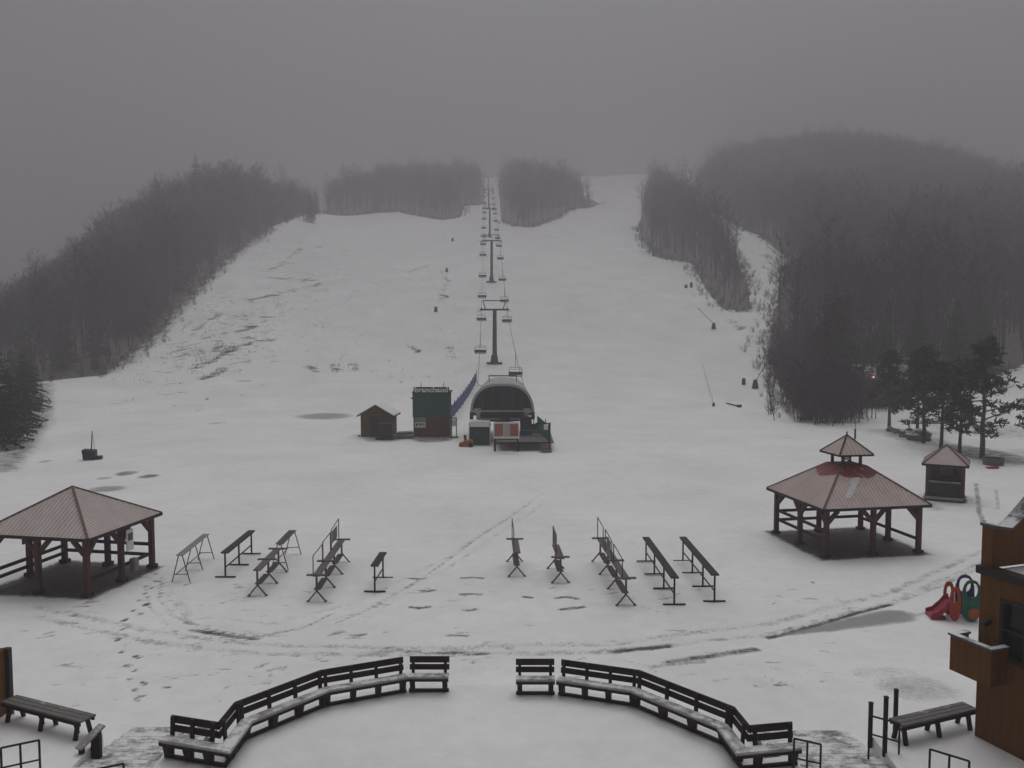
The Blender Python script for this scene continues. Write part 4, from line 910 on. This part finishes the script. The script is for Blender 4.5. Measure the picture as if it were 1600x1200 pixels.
MB().tube((.35, -.1, .12), (-.6, 2.2, .25), .1, .08, 8).build('pipe', NAVY, t); MB().box((.35, -.15, .15), (.5, .4, .3)).build('coupling', NAVY, t)
t = thing('orange_fence', 'faint orange mesh fence strip lying across the piste', 'fence', WT(1108, 610)); off = Vector(t.location)
fp = [WT(px, py) for px, py in ((1098, 575), (1102, 590), (1107, 608), (1113, 630))]
M_PEACH = mat('faded_orange_mesh', (.72, .52, .44), .8, .1, 4)
for p, q in zip(fp, fp[1:]):
    for z_ in (.25, .5, .75): MB().bar(p + UP * z_, q + UP * z_, .02, .02).build('strand', M_PEACH, t, off)
for p in fp: MB().tube(p, p + UP * .95, .02).build('stake', M_PEACH, t, off)
p = WT(141, 718); t = thing('pump_sled', 'dark tub on the snow with a thin upright mast', 'equipment', p, R(10))
MB().hexa([(-.42, -.4, 0), (.42, -.4, 0), (.42, .4, 0), (-.42, .4, 0)], [(-.5, -.45, .8), (.42, -.42, .72), (.42, .42, .72), (-.5, .45, .8)]).build('tub', mat('plum_tub', (.025, .018, .03), .6, .2, 3), t, bevel=.04)
MB().tube((.1, 0, .6), (.2, 0, 2.2), .05, .03).build('mast', mat('plum_tub', (.025, .018, .03)), t); MB().tube((.35, 0, .6), (.2, 0, 2.1), .015).build('stay', M_GREYST, t); MB().box((.65, 0, .15), (.4, .5, .25)).build('motor', M_BLACK, t)
p = WT(1336, 686); o = MB().tube((0, 0, 0), (0, 0, 1.9), .03, .025).tube((0, 0, 0), (0, 0, .9), .09).build('marker_pole', NAVY); o.location = p; tag(o, 'thin marker pole in the snow behind the cupola', 'pole')

# children's plastic slide
p = W(1492, 964, 0); p.z = gz(p.x, p.y); t = thing('toy_slide', 'red and green plastic climbing slide for toddlers', 'slide', p, R(-8))
def loopplate(pts, hole, y0, y1):
    s = MB(); n = len(pts)
    for k in range(n):
        a_, b_ = pts[k], pts[(k + 1) % n]; c_, d_ = hole[k], hole[(k + 1) % n]
        s.hexa([(a_[0], y0, a_[1]), (b_[0], y0, b_[1]), (d_[0], y0, d_[1]), (c_[0], y0, c_[1])], [(a_[0], y1, a_[1]), (b_[0], y1, b_[1]), (d_[0], y1, d_[1]), (c_[0], y1, c_[1])])
    return s
def oval(cx, cz_, rx, rz_, n=16, pw=.8): return [(cx + rx * math.copysign(abs(math.cos(2 * math.pi * k / n)) ** pw, math.cos(2 * math.pi * k / n)), cz_ + rz_ * math.copysign(abs(math.sin(2 * math.pi * k / n)) ** pw, math.sin(2 * math.pi * k / n))) for k in range(n)]
for y_ in (-.38, .30):
    loopplate(oval(-.12, .62, .19, .62), oval(-.12, .86, .08, .2), y_, y_ + .08).build('side_panel', mat('orange_red_plastic', (.42, .06, .03), .4, .12, 3), t, bevel=.015)
    loopplate(oval(.42, .75, .33, .75), oval(.42, 1.12, .2, .26), y_ + .005, y_ + .09).build('arch_panel', M_GREENP if y_ < 0 else M_BLUEP, t, bevel=.015)
s = MB(); prof = [(-.15, .66), (-.3, .6), (-.5, .36), (-.72, .16), (-.9, .12)]
for (x0, z0), (x1, z1) in zip(prof, prof[1:]):
    s.hexa([(x0, -.28, z0 - .1), (x1, -.28, z1 - .1), (x1, .28, z1 - .1), (x0, .28, z0 - .1)], [(x0, -.28, z0), (x1, -.28, z1), (x1, .28, z1), (x0, .28, z0)])
    for sg in (-1, 1): s.hexa([(x0, sg * .28, z0 - .12), (x1, sg * .28, z1 - .12), (x1, sg * .35, z1 - .12), (x0, sg * .35, z0 - .12)], [(x0, sg * .28, z0 + .13), (x1, sg * .28, z1 + .1), (x1, sg * .35, z1 + .1), (x0, sg * .35, z0 + .13)])
s.build('chute', M_REDP, t); MB().box((-.62, 0, .05), (.5, .6, .1)).build('chute_foot', M_REDP, t, bevel=.03)
MB().box((.42, 0, .6), (.5, .6, .06)).build('platform', M_BLUEP, t); MB().tube((.5, -.4, .3), (.5, -.34, .3), .2, n=14).build('round_window', M_ORANGE, t)
for z_ in (.25, .5): MB().bar((.74, -.3, z_), (.74, .3, z_), .06, .06).build('rung', M_GREENP, t)

# rocks, bin and red sled under the pines
def boulder(name, r, seed, sq=(1, .8, .65)):
    bm = bmesh.new(); bmesh.ops.create_icosphere(bm, subdivisions=3, radius=r); rr = random.Random(seed); ph = [rr.uniform(0, 6) for _ in range(6)]
    for v in bm.verts:
        c = v.co.normalized(); k = 1 + .16 * math.sin(3 * c.x + ph[0]) * math.sin(4 * c.y + ph[1]) + .1 * math.sin(7 * c.z + ph[2] + 3 * c.x) + .05 * math.sin(13 * c.y + ph[3])
        v.co = Vector((v.co.x * sq[0], v.co.y * sq[1], v.co.z * sq[2])) * k
    me = bpy.data.meshes.new(name); bm.to_mesh(me); bm.free(); me.materials.append(M_STONE); o = bpy.data.objects.new(name, me); COL.objects.link(o); return o
for k, (px, py, r, lab) in enumerate(((1392, 674, .45, 'smallest dark boulder at the end of the rock row'), (1404, 677, .5, 'second small boulder in the row under the pines'), (1420, 683, .85, 'dark angular boulder in the middle of the rock row'), (1437, 688, 1.05, 'largest pale snow topped boulder in the rock row'))):
    o = boulder('boulder', r, k); p = WT(px, py); o.location = p + UP * r * .3; tag(o, lab, 'boulder', 'boulders under the pines')
p = WT(1552, 726); t = thing('fire_ring', 'low round dark tub beneath the outermost pine', 'tub', p)
s = MB()
for k in range(16):
    a_, b_ = 2 * math.pi * k / 16, 2 * math.pi * (k + 1) / 16; c_ = lambda q, r, z: (r * math.cos(q), r * math.sin(q), z)
    s.hexa([c_(a_, .7, 0), c_(b_, .7, 0), c_(b_, .58, 0), c_(a_, .58, 0)], [c_(a_, .75, .5), c_(b_, .75, .5), c_(b_, .63, .5), c_(a_, .63, .5)])
s.build('ring_wall', M_GREYST, t); MB().tube((0, 0, .02), (0, 0, .3), .58, n=16).build('fill', M_EARTH, t)
p = WT(1550, 732); s = MB(); s.hexa([(-.35, -.16, .0), (.35, -.16, 0), (.35, .16, 0), (-.35, .16, 0)], [(-.42, -.2, .1), (.46, -.2, .15), (.46, .2, .15), (-.42, .2, .1)]); o = s.build('sled', M_REDP, bevel=.03); o.location = p; tag(o, 'small red plastic sled beside the dark round tub', 'sled')
# cabin in the trees with a red lamp
cx, cyy = 43.5, 109; t = thing('cabin', 'brown cabin hidden in the trees with snowy roof and red lamp', 'cabin', (cx, cyy, gz(cx, cyy)), R(6))
MB().box((0, 0, 1.7), (8.5, 5, 3.4)).build('wall', mat('cabin_wall', (.09, .05, .03), .8, .3, 2), t)
for sg in (-1, 1): MB().hexa([(-4.8, sg * 2.9, 3.2), (4.8, sg * 2.9, 3.2), (4.8, 0, 4.9), (-4.8, 0, 4.9)], [(-4.8, sg * 2.9, 3.35), (4.8, sg * 2.9, 3.35), (4.8, 0, 5.05), (-4.8, 0, 5.05)]).build('roof', mat('cabin_roof', (.06, .055, .055), .8, .2, 2, snow=.35), t)
MB().box((-1.5, -2.55, 1.5), (1.0, .08, 1.1)).build('window', M_GLASS, t); MB().box((1.4, -2.55, 1.1), (.95, .08, 2.0)).build('door', M_DARKW, t)
ml = bpy.data.materials.new('red_lamp_glow'); ml.use_nodes = True; ml.node_tree.nodes['Principled BSDF'].inputs['Emission Color'].default_value = (1, .25, .18, 1); ml.node_tree.nodes['Principled BSDF'].inputs['Emission Strength'].default_value = 2.2
p = WY(1364, 589, 97); t2 = thing('lamp_post', 'pole with a small glowing red lamp before the dark cabin', 'lamp', (p.x, p.y, gz(p.x, p.y))); zl = p.z - gz(p.x, p.y)
MB().tube((0, 0, 0), (0, 0, zl + .2), .06, .05).build('pole', M_BLACK, t2); s = MB(); s.tube((0, -.12, zl - .1), (0, -.12, zl + .1), .085, .085, 8).build('lamp', ml, t2)

# ------------------------------------------------------------------ trees
def bare_tree_mesh(seed, H_, spread, clear):
    rr = random.Random(seed); tr = MB(); cr = MB()
    pts = []; x = y = 0.0; n = 9
    for k in range(n + 1):
        pts.append(Vector((x, y, H_ * k / n))); x += rr.gauss(0, .012 * H_); y += rr.gauss(0, .012 * H_)
    r0 = .0105 * H_ + .02
    for k in range(n): tr.tube(pts[k], pts[k + 1], r0 * (1 - k / (n + .6)), r0 * (1 - (k + 1) / (n + .6)), 5)
    def ptr(f):
        q = f * n; k = min(int(q), n - 1); return pts[k].lerp(pts[k + 1], q - k)
    def ribbon(p, d, L, w):
        sd = d.cross(Vector((rr.gauss(0, 1), rr.gauss(0, 1), rr.gauss(0, 1)))); 
        if sd.length < 1e-4: return
        sd.normalize(); m_ = p + d * L * .55 + Vector((rr.gauss(0, .05), rr.gauss(0, .05), .04)) * L; e = p + d * L + Vector((0, 0, .1 * L))
        cr.poly([p - sd * w, p + sd * w, m_ + sd * w * .7, m_ - sd * w * .7]); cr.poly([m_ - sd * w * .7, m_ + sd * w * .7, e])
    nl = 20
    for i in range(nl):
        f = clear + (1 - clear) * (i + rr.random()) / nl * .97; p = ptr(f); az = i * 2.4 + rr.gauss(0, .4)
        shape = math.sin(math.pi * min(1, (f - clear) / (1 - clear) * .8 + .2)); L = spread * (.45 + .7 * shape) * rr.uniform(.7, 1.15)
        el = R(rr.uniform(28, 62)); d = Vector((math.cos(az) * math.cos(el), math.sin(az) * math.cos(el), math.sin(el)))
        m_ = p + d * L * .5; e = p + d * L + Vector((0, 0, .18 * L)); rl = r0 * .34 * (1.15 - f)
        tr.tube(p, m_, rl + .012, rl * .6 + .01, 4); tr.tube(m_, e, rl * .6 + .01, .012, 4)
        for j in range(8):
            g_ = rr.uniform(.2, 1); q = p.lerp(m_, g_ * 2) if g_ < .5 else m_.lerp(e, g_ * 2 - 1)
            d2 = (d + Vector((rr.gauss(0, .6), rr.gauss(0, .6), rr.gauss(.25, .4)))).normalized(); L2 = L * rr.uniform(.25, .55)
            ribbon(q, d2, L2, .022)
            for w_ in range(5):
                q2 = q + d2 * L2 * rr.uniform(.15, 1); d3 = (d2 + Vector((rr.gauss(0, .7), rr.gauss(0, .7), rr.gauss(.2, .5)))).normalized()
                ribbon(q2, d3, L2 * rr.uniform(.35, .8), .013)
    return tr, cr
def spruce_mesh(seed, H_, spread):
    rr = random.Random(seed); tr = MB(); cr = MB(); tr.tube((0, 0, 0), (0, 0, H_ * .96), .016 * H_, .02, 6)
    z = H_ * .07
    while z < H_ * .985:
        f = 1 - z / H_; rad = spread * (f ** .8) * rr.uniform(.85, 1.1) + .12; nb = 7 + int(4 * f)
        for b_ in range(nb):
            az = 2 * math.pi * b_ / nb + rr.uniform(-.35, .35) + z; L = rad * rr.uniform(.65, 1.15); dr = rr.uniform(.18, .42)
            u = Vector((math.cos(az), math.sin(az), rr.gauss(0, .16))); sd = Vector((-u.y, u.x, rr.gauss(0, .3))); p0 = Vector((0, 0, z + rr.uniform(-.035, .035) * H_))
            for k in range(5):
                f0 = k / 5; c = p0 + u * L * (f0 + .12) + UP * (-dr * L * f0 * f0); wd = L * .30 * (1 - f0 * .75) * rr.uniform(.7, 1.2)
                for sg in (-1, 1):
                    cr.poly([c, c + u * L * .24 + UP * (-dr * L * .1), c + u * L * .2 + sd * sg * wd + UP * (-.10 * L * rr.uniform(.4, 1.6))])
                cr.poly([c, c + u * L * .12 + UP * (-.18 * L * rr.uniform(.4, 1)), c + u * L * .26 + UP * (-.06 * L)])
        z += H_ * .034 * (0.55 + f * .6)
    return tr, cr
def pine_mesh(seed, H_, spread, clear):
    rr = random.Random(seed); tr = MB(); cr = MB(); n = 7; pts = [Vector((rr.gauss(0, .05) * k * .4, rr.gauss(0, .05) * k * .4, H_ * k / n)) for k in range(n + 1)]
    for k in range(n): tr.tube(pts[k], pts[k + 1], .023 * H_ * (1 - .8 * k / n), .023 * H_ * (1 - .8 * (k + 1) / n), 8)
    def tuft(p, r):
        for k in range(9):
            d = Vector((rr.gauss(0, 1), rr.gauss(0, 1), rr.gauss(.35, .7))).normalized(); sd = d.cross(Vector((rr.gauss(0, 1), rr.gauss(0, 1), rr.gauss(0, 1))))
            if sd.length < .01: continue
            sd.normalize(); L = r * rr.uniform(.6, 1.2); cr.poly([p - sd * r * .13, p + sd * r * .13, p + d * L + sd * r * .16, p + d * L - sd * r * .10])
    for i in range(34):
        f = clear + (1 - clear) * (i / 34) ** .9; p = Vector((0, 0, 0)).lerp(pts[-1], 0); q = f * n; k = min(int(q), n - 1); p = pts[k].lerp(pts[k + 1], q - k)
        az = i * 2.4 + rr.gauss(0, .3); L = spread * (1.0 - .75 * ((f - clear) / (1 - clear)) ** 1.5) * rr.uniform(.6, 1.15); el = R(rr.uniform(-8, 28))
        d = Vector((math.cos(az) * math.cos(el), math.sin(az) * math.cos(el), math.sin(el))); e = p + d * L; tr.tube(p, e, .03 + .012 * L, .012, 4)
        for j in range(9):
            g_ = rr.uniform(.3, 1.05); c = p + d * L * g_ + Vector((rr.gauss(0, .2), rr.gauss(0, .2), rr.gauss(.06, .12))); tuft(c, rr.uniform(.26, .42))
    return tr, cr
def bush_mesh(seed, H_, spread, n=42):
    rr = random.Random(seed); tr = MB(); cr = MB()
    for i in range(n):
        az = rr.uniform(0, 6.28); b_ = Vector((rr.gauss(0, spread * .28), rr.gauss(0, spread * .28), 0)); tilt = abs(rr.gauss(0, .33)); L = H_ * rr.uniform(.55, 1.05)
        d = Vector((math.cos(az) * math.sin(tilt), math.sin(az) * math.sin(tilt), math.cos(tilt))); tr.tube(b_, b_ + d * L, .035, .008, 3)
        for j in range(15):
            q = b_ + d * L * rr.uniform(.12, 1); d2 = (d + Vector((rr.gauss(0, .55), rr.gauss(0, .55), rr.gauss(.1, .3)))).normalized(); L2 = L * rr.uniform(.12, .34)
            for d3, w_, Lk in ((d2, .02, 1), ((d2 + Vector((rr.gauss(0, .5), rr.gauss(0, .5), rr.gauss(0, .4)))).normalized(), .014, .8), ((d2 + Vector((rr.gauss(0, .5), rr.gauss(0, .5), rr.gauss(0, .4)))).normalized(), .014, .8)):
                sd = d3.cross(Vector((rr.gauss(0, 1), rr.gauss(0, 1), rr.gauss(0, 1)))).normalized(); cr.poly([q - sd * w_, q + sd * w_, q + d3 * L2 * Lk])
    return tr, cr
def mesh_of(mb_, nm, m):
    me = bpy.data.meshes.new(nm); me.from_pydata([tuple(v) for v in mb_.v], [], mb_.f); me.materials.append(m); me.update(); return me
KINDS = []   # (trunk mesh, crown mesh, joined mesh)
def kind(tc, nm, crown_nm, mt, mc):
    tr, cr = tc; a_, b_ = mesh_of(tr, nm, mt), mesh_of(cr, crown_nm, mc)
    j = MB(); j.v = tr.v + cr.v; j.f = tr.f + [tuple(i + len(tr.v) for i in f) for f in cr.f]
    jm = bpy.data.meshes.new('joined'); jm.from_pydata([tuple(v) for v in j.v], [], j.f); jm.materials.append(mt); jm.materials.append(mc)
    jm.polygons.foreach_set('material_index', [0] * len(tr.f) + [1] * len(cr.f)); jm.update(); KINDS.append((a_, b_, jm)); return len(KINDS) - 1
BTREES = [kind(bare_tree_mesh(11 + k, h_, s_, c_), 'trunk', 'crown', M_BARK, M_TWIG) for k, (h_, s_, c_) in enumerate(((16, 2.9, .33), (14.5, 2.5, .4), (17.5, 2.6, .45), (13, 3.1, .25), (15, 2.2, .3)))]
SPR = [kind(spruce_mesh(31 + k, h_, s_), 'trunk', 'crown', M_BARK, M_NEEDLE) for k, (h_, s_) in enumerate(((14, 2.8), (11, 2.5), (17, 3.0)))]
PIN = [kind(pine_mesh(51 + k, h_, s_, c_), 'trunk', 'crown', M_BARK, M_PINE) for k, (h_, s_, c_) in enumerate(((7.5, 2.3, .25), (7.0, 2.0, .3), (8.0, 2.5, .22)))]
BUS = [kind(bush_mesh(71 + k, h_, s_), 'stems', 'crown', M_BARK, M_TWIG) for k, (h_, s_) in enumerate(((5.5, 2.6), (4.2, 2.2), (7.5, 2.4)))]
SHR = [kind(bush_mesh(81 + k, 4.0, 2.0, 9), 'stems', 'crown', M_BARK, M_TWIG) for k in range(2)]
def plant(kd, loc, rz, sc, name, label, cat, group):
    t = thing(name, label, cat, loc, rz, group); t.scale = sc if isinstance(sc, tuple) else (sc, sc, sc)
    for nm, me_ in (('trunk', KINDS[kd][0]), ('crown', KINDS[kd][1])):
        o = bpy.data.objects.new(nm, me_); COL.objects.link(o); o.parent = t
    return t
rng = np.random.default_rng(5)
def lump(x, y, s_, ph=0.0):
    return (np.sin(x / s_ + 1.7 * np.sin(y / s_ * .7 + ph) + ph) + np.sin(y / s_ * 1.13 - 1.3 * np.sin(x / s_ * .8 - ph) + 2 * ph) + .6 * np.sin((x + y) / s_ * 2.3 + ph)) / 2.6
def scatter(poly, sp):
    xs_, ys_ = zip(*poly); gx = np.arange(min(xs_), max(xs_), sp); gy = np.arange(min(ys_), max(ys_), sp); X, Y = np.meshgrid(gx, gy)
    X = X + rng.uniform(-.48, .48, X.shape) * sp; Y = Y + rng.uniform(-.48, .48, Y.shape) * sp; k = inside(poly, X, Y); return X[k], Y[k]
def edge_dist(poly, X, Y, m_):
    d = np.full(X.shape, 1e9)
    for (x0, y0), (x1, y1) in zip(poly[:m_], poly[1:m_]):
        dx, dy = x1 - x0, y1 - y0; t_ = np.clip(((X - x0) * dx + (Y - y0) * dy) / (dx * dx + dy * dy + 1e-9), 0, 1); d = np.minimum(d, np.hypot(X - x0 - t_ * dx, Y - y0 - t_ * dy))
    return d
WOODS = [('left', reg_left, 8, 3.1, 115, .10, 'bare tree in the wood on the slope beyond the ticket hut side', 'trees of the left slope wood'),
         ('cl', reg_cl, 7, 4.4, 22, .04, 'foggy bare tree in the clump between the left wood and the lift line', 'trees of the foggy clump left of the lift'),
         ('c', reg_c, 6, 4.2, 28, .04, 'foggy bare tree in the clump just past the lift line', 'trees of the foggy clump right of the lift'),
         ('isl', reg_isl, 13, 3.6, 45, .05, 'bare tree in the narrow island of trees beside the piste', 'trees of the island beside the piste'),
         ('right', reg_right, 13, 3.9, 75, .10, 'bare tree in the large dark wood behind the cupola pavilion', 'trees of the large right wood')]
PROTO = bpy.data.collections.new('forest_trees')
for k in range(len(KINDS)):
    o = bpy.data.objects.new('proto_%02d' % k, KINDS[k][2]); PROTO.objects.link(o)
def instancer(name, pts, kinds, rots, scs, label):
    me = bpy.data.meshes.new(name); me.from_pydata([tuple(p) for p in pts], [], [])
    for an, ty, data in (('k', 'INT', kinds), ('rz', 'FLOAT', rots), ('sc', 'FLOAT', scs)):
        a_ = me.attributes.new(an, ty, 'POINT'); a_.data.foreach_set('value', np.array(data, dtype=np.int32 if ty == 'INT' else np.float32))
    o = bpy.data.objects.new(name, me); COL.objects.link(o); tag(o, label, kind='stuff')
    ng = bpy.data.node_groups.new(name, 'GeometryNodeTree'); ng.interface.new_socket('Geometry', in_out='INPUT', socket_type='NodeSocketGeometry'); ng.interface.new_socket('Geometry', in_out='OUTPUT', socket_type='NodeSocketGeometry')
    N_ = ng.nodes; L_ = ng.links; gi = N_.new('NodeGroupInput'); go = N_.new('NodeGroupOutput'); ip = N_.new('GeometryNodeInstanceOnPoints'); ci = N_.new('GeometryNodeCollectionInfo')
    ci.inputs['Collection'].default_value = PROTO; ci.inputs['Separate Children'].default_value = True; ci.inputs['Reset Children'].default_value = True
    def na(nm, ty):
        q = N_.new('GeometryNodeInputNamedAttribute'); q.data_type = ty; q.inputs['Name'].default_value = nm; return q.outputs['Attribute']
    ip.inputs['Pick Instance'].default_value = True; L_.new(gi.outputs[0], ip.inputs['Points']); L_.new(ci.outputs[0], ip.inputs['Instance']); L_.new(na('k', 'INT'), ip.inputs['Instance Index'])
    cx_ = N_.new('ShaderNodeCombineXYZ'); L_.new(na('rz', 'FLOAT'), cx_.inputs[2]); L_.new(cx_.outputs[0], ip.inputs['Rotation']); L_.new(na('sc', 'FLOAT'), ip.inputs['Scale']); L_.new(ip.outputs[0], go.inputs[0])
    md = o.modifiers.new('scatter', 'NODES'); md.node_group = ng; return o
for (nm, poly, ne, sp, keep, conif, lab, grp) in WOODS:
    X, Y = scatter(poly, sp); bd = edge_dist(poly + poly[:1], X, Y, len(poly) + 1)
    rag = {'left': 3.0, 'cl': 9.0, 'c': 9.0, 'isl': 4.0, 'right': 4.0}[nm]; ok = bd > rag * (.35 + .65 * lump(X, Y, 7.0, 1.0)) + rng.exponential(rag * .15, len(X)) - rag * .1; X, Y, bd = X[ok], Y[ok], bd[ok]; Z = hf(X, Y); ed = edge_dist(poly, X, Y, ne); px = 800 + FPX * X / np.maximum(Y, 1)
    vis = (px > -15) & (px < 1615); score = Y + 2.2 * ed + np.where(vis, 0, 1e5)
    order = np.argsort(score)
    kd = np.where(rng.random(len(X)) < conif, rng.choice(SPR, len(X)), rng.choice(BTREES, len(X)))
    sc_ = np.clip(rng.normal(.92, .17, len(X)), .5, 1.35) * (1 + .2 * lump(X, Y, 16.0, 2.0)) * np.where(bd < 6, rng.uniform(.5, 1.0, len(X)), 1); rz_ = rng.uniform(0, 6.28, len(X))
    if nm == 'left': sc_ = sc_ * np.interp(px, [-60, 90, 260, 370, 490], [.55, .72, 1.0, 1.0, .7])
    for i in order[:keep]:
        con = kd[i] in SPR
        plant(int(kd[i]), (X[i], Y[i], Z[i] - .1), rz_[i], float(sc_[i]), 'conifer_tree' if con else 'bare_tree', lab.replace('bare tree', 'dark conifer') if con else lab, 'tree', grp)
    rest = order[keep:]; rest = rest[(px[rest] > -120) & (px[rest] < 1720)]
    instancer('forest', np.stack([X, Y, Z - .1], -1)[rest], kd[rest], rz_[rest], sc_[rest], 'the mass of ' + {'left': 'bare trees deep in the left slope wood', 'cl': 'foggy trees left of the lift line', 'c': 'foggy trees past the lift line', 'isl': 'bare trees inside the island', 'right': 'bare trees deep in the large right wood'}[nm])
# undergrowth along the edges
up, uk, ur, us = [], [], [], []
for (nm, poly, ne, *_r) in WOODS:
    L = poly[:ne]
    for (x0, y0), (x1, y1) in zip(L, L[1:]):
        n = int(math.hypot(x1 - x0, y1 - y0) / 1.6)
        for k in range(n * 3):
            f = random.random(); x = x0 + (x1 - x0) * f + random.gauss(0, 1.6); y = y0 + (y1 - y0) * f + random.gauss(0, 1.6)
            up.append((x, y, h1(x, y) - .05)); uk.append(random.choice(SHR)); ur.append(random.uniform(0, 6.28)); us.append(random.uniform(.1, .36) if random.random() < .8 else random.uniform(.36, .6))
instancer('undergrowth', up, uk, ur, us, 'low leafless brush along the edges of the woods')
# skyline conifers on the left ridge
for (px, Y, sc, lab) in ((313, 360, 1.4, 'tall conifer standing highest on the left skyline'), (250, 322, 1.35, 'conifer on the left skyline, next below the highest one'), (488, 372, .8, 'dark conifer at the upper end of the left wood'), (420, 360, .9, 'conifer poking above the upper part of the left wood')):
    x = (px - 800) / FPX * Y; plant(SPR[2], (x, Y, h1(x, Y)), Y, sc, 'conifer_tree', lab, 'tree', 'conifers on the left skyline')
# near conifers on the left edge, in front of the wood
for k, (px, py, sc) in enumerate(((38, 668, .55), (15, 690, .62), (52, 640, .5), (20, 650, .7), (-12, 700, .75), (40, 618, .6))):
    p = WT(px, py); plant(SPR[k % 2], (p.x, p.y, p.z - .1), k, (sc * 1.3, sc * 1.3, sc), 'conifer_tree', 'dark dense conifer in the group at the left picture edge', 'tree', 'conifers at the left picture edge')
# thicket on the right of the piste foot
for k, (px, py, kd, sc) in enumerate(((1225, 600, 0, 1.2), (1240, 630, 0, 1.3), (1262, 655, 1, 1.3), (1285, 660, 0, 1.4), (1308, 657, 0, 1.3), (1328, 652, 1, 1.4), (1250, 595, 2, 1.1), (1280, 620, 2, 1.2), (1310, 625, 2, 1.2), (1215, 570, 1, 1.2), (1340, 630, 2, 1.1), (1265, 575, 2, 1.15), (1235, 560, 0, 1.4), (1295, 590, 2, 1.3))):
    p = WT(px, py); plant(BUS[kd], (p.x, p.y, p.z - .1), k * 1.3, (sc * 1.15, sc * 1.15, sc), 'thicket_bush', 'leafless dark bush in the thicket behind the cupola', 'bush', 'bushes of the thicket behind the cupola')
for (px, py, k, sc, lab) in ((1300, 636, 0, 1.1, 'dark conifer rising out of the thicket behind the cupola'), (1352, 630, 1, .8, 'dark conifer between the thicket and the cabin'), (1385, 612, 2, .62, 'dark conifer beside the cabin roof'), (1430, 612, 0, .85, 'dark conifer behind the row of pines, nearer the cabin'), (1490, 606, 2, .7, 'dark conifer behind the middle of the pine row'), (1535, 600, 1, .9, 'dark conifer behind the outer pines')):
    p = WT(px, py); plant(SPR[k], (p.x, p.y, p.z - .1), px, (sc * 1.25, sc * 1.25, sc), 'conifer_tree', lab, 'tree', 'conifers round the cabin')
p = WT(1217, 520); plant(BTREES[1], (p.x, p.y, p.z), 1, (.7, .7, .95), 'bare_tree', 'pale slender bare tree standing out before the large wood', 'tree', None)
# pine row
for k, (px, py, sc, lab) in enumerate(((1389, 672, 1.0, 'pine nearest the piste, above the small boulders'), (1433, 673, 1.05, 'pine set back behind the boulders'), (1443, 692, 1.0, 'slim pine rising right beside the largest boulder'), (1470, 702, .95, 'pine directly behind the kiosk roof peak'), (1499, 708, .95, 'pine just past the kiosk roof'), (1534, 716, 1.12, 'outermost spreading pine next to the round tub'))):
    p = WT(px, py); plant(PIN[k % 3], (p.x, p.y, p.z - .05), k * 1.7, sc, 'pine_tree', lab, 'tree', 'row of pines behind the kiosk')
p = WY(1618, 650, 72); plant(PIN[1], (p.x, p.y, h1(p.x, p.y)), 2, .9, 'pine_tree', 'pine cut off by the right picture edge', 'tree', 'row of pines behind the kiosk')

# dry grass poking through on the slope
def grass(name, spots, label):
    s = MB()
    for (x, y, n, sd) in spots:
        for k in range(n):
            gx_ = x + random.gauss(0, sd); gy_ = y + random.gauss(0, sd); z = h1(gx_, gy_); L = random.uniform(.15, .42); a_ = random.uniform(0, 6.28); w_ = .05
            s.poly([(gx_ - w_ * math.sin(a_), gy_ + w_ * math.cos(a_), z - .02), (gx_ + w_ * math.sin(a_), gy_ - w_ * math.cos(a_), z - .02), (gx_ + .3 * L * math.cos(a_) + random.gauss(0, .05), gy_ + .3 * L * math.sin(a_), z + L)])
    o = s.build(name, M_DRY); tag(o, label, kind='stuff')
sp = []
for st in STREAKS:
    for p, q in zip(st, st[1:]):
        for k in range(10): f = random.random(); w = WT(p[0] + (q[0] - p[0]) * f, p[1] + (q[1] - p[1]) * f); sp.append((w.x, w.y, 7, .5))
for px, py in ((1190, 370), (1215, 385), (1235, 402), (1225, 420), (1250, 410), (1200, 378)):
    for k in range(8): w = WT(px + random.gauss(0, 8), py + random.gauss(0, 5)); sp.append((w.x, w.y, 8, .7))
for k in range(520):
    t = random.random(); w = WT(250 + 290 * t + random.gauss(0, 45), 575 - 170 * t + random.gauss(0, 32)); sp.append((w.x, w.y, random.randint(2, 5), .35))
for k in range(160): w = WT(random.uniform(480, 740), random.uniform(380, 600)); sp.append((w.x, w.y, random.randint(1, 3), .3))
grass('dry_grass', sp, 'dry grass and stubble showing through the snow on the slope')

# ------------------------------------------------------------------ haze
zmin, zmax = float(GZ.min()), float(max(GZ.max() + 25, 120))
hm = bpy.data.materials.new('haze'); hm.use_nodes = True; hn = hm.node_tree.nodes; hn.clear()
pv = hn.new('ShaderNodeVolumePrincipled'); pv.inputs['Color'].default_value = (.51, .495, .52, 1); pv.inputs['Density'].default_value = HAZE_DENSITY; pv.inputs['Anisotropy'].default_value = 0.15
ho = hn.new('ShaderNodeOutputMaterial'); hm.node_tree.links.new(pv.outputs[0], ho.inputs['Volume'])
x0, x1 = float(XS.min()) - 5, float(XS.max()) + 5; y0, y1 = float(YS.min()) - 5, float(YS.max()) + 5
o = MB().box(((x0 + x1) / 2, (y0 + y1) / 2, (zmin - 1 + zmax) / 2), (x1 - x0, y1 - y0, zmax - zmin + 1)).build('haze', hm); tag(o, 'pale winter fog hanging over the hill', kind='stuff')
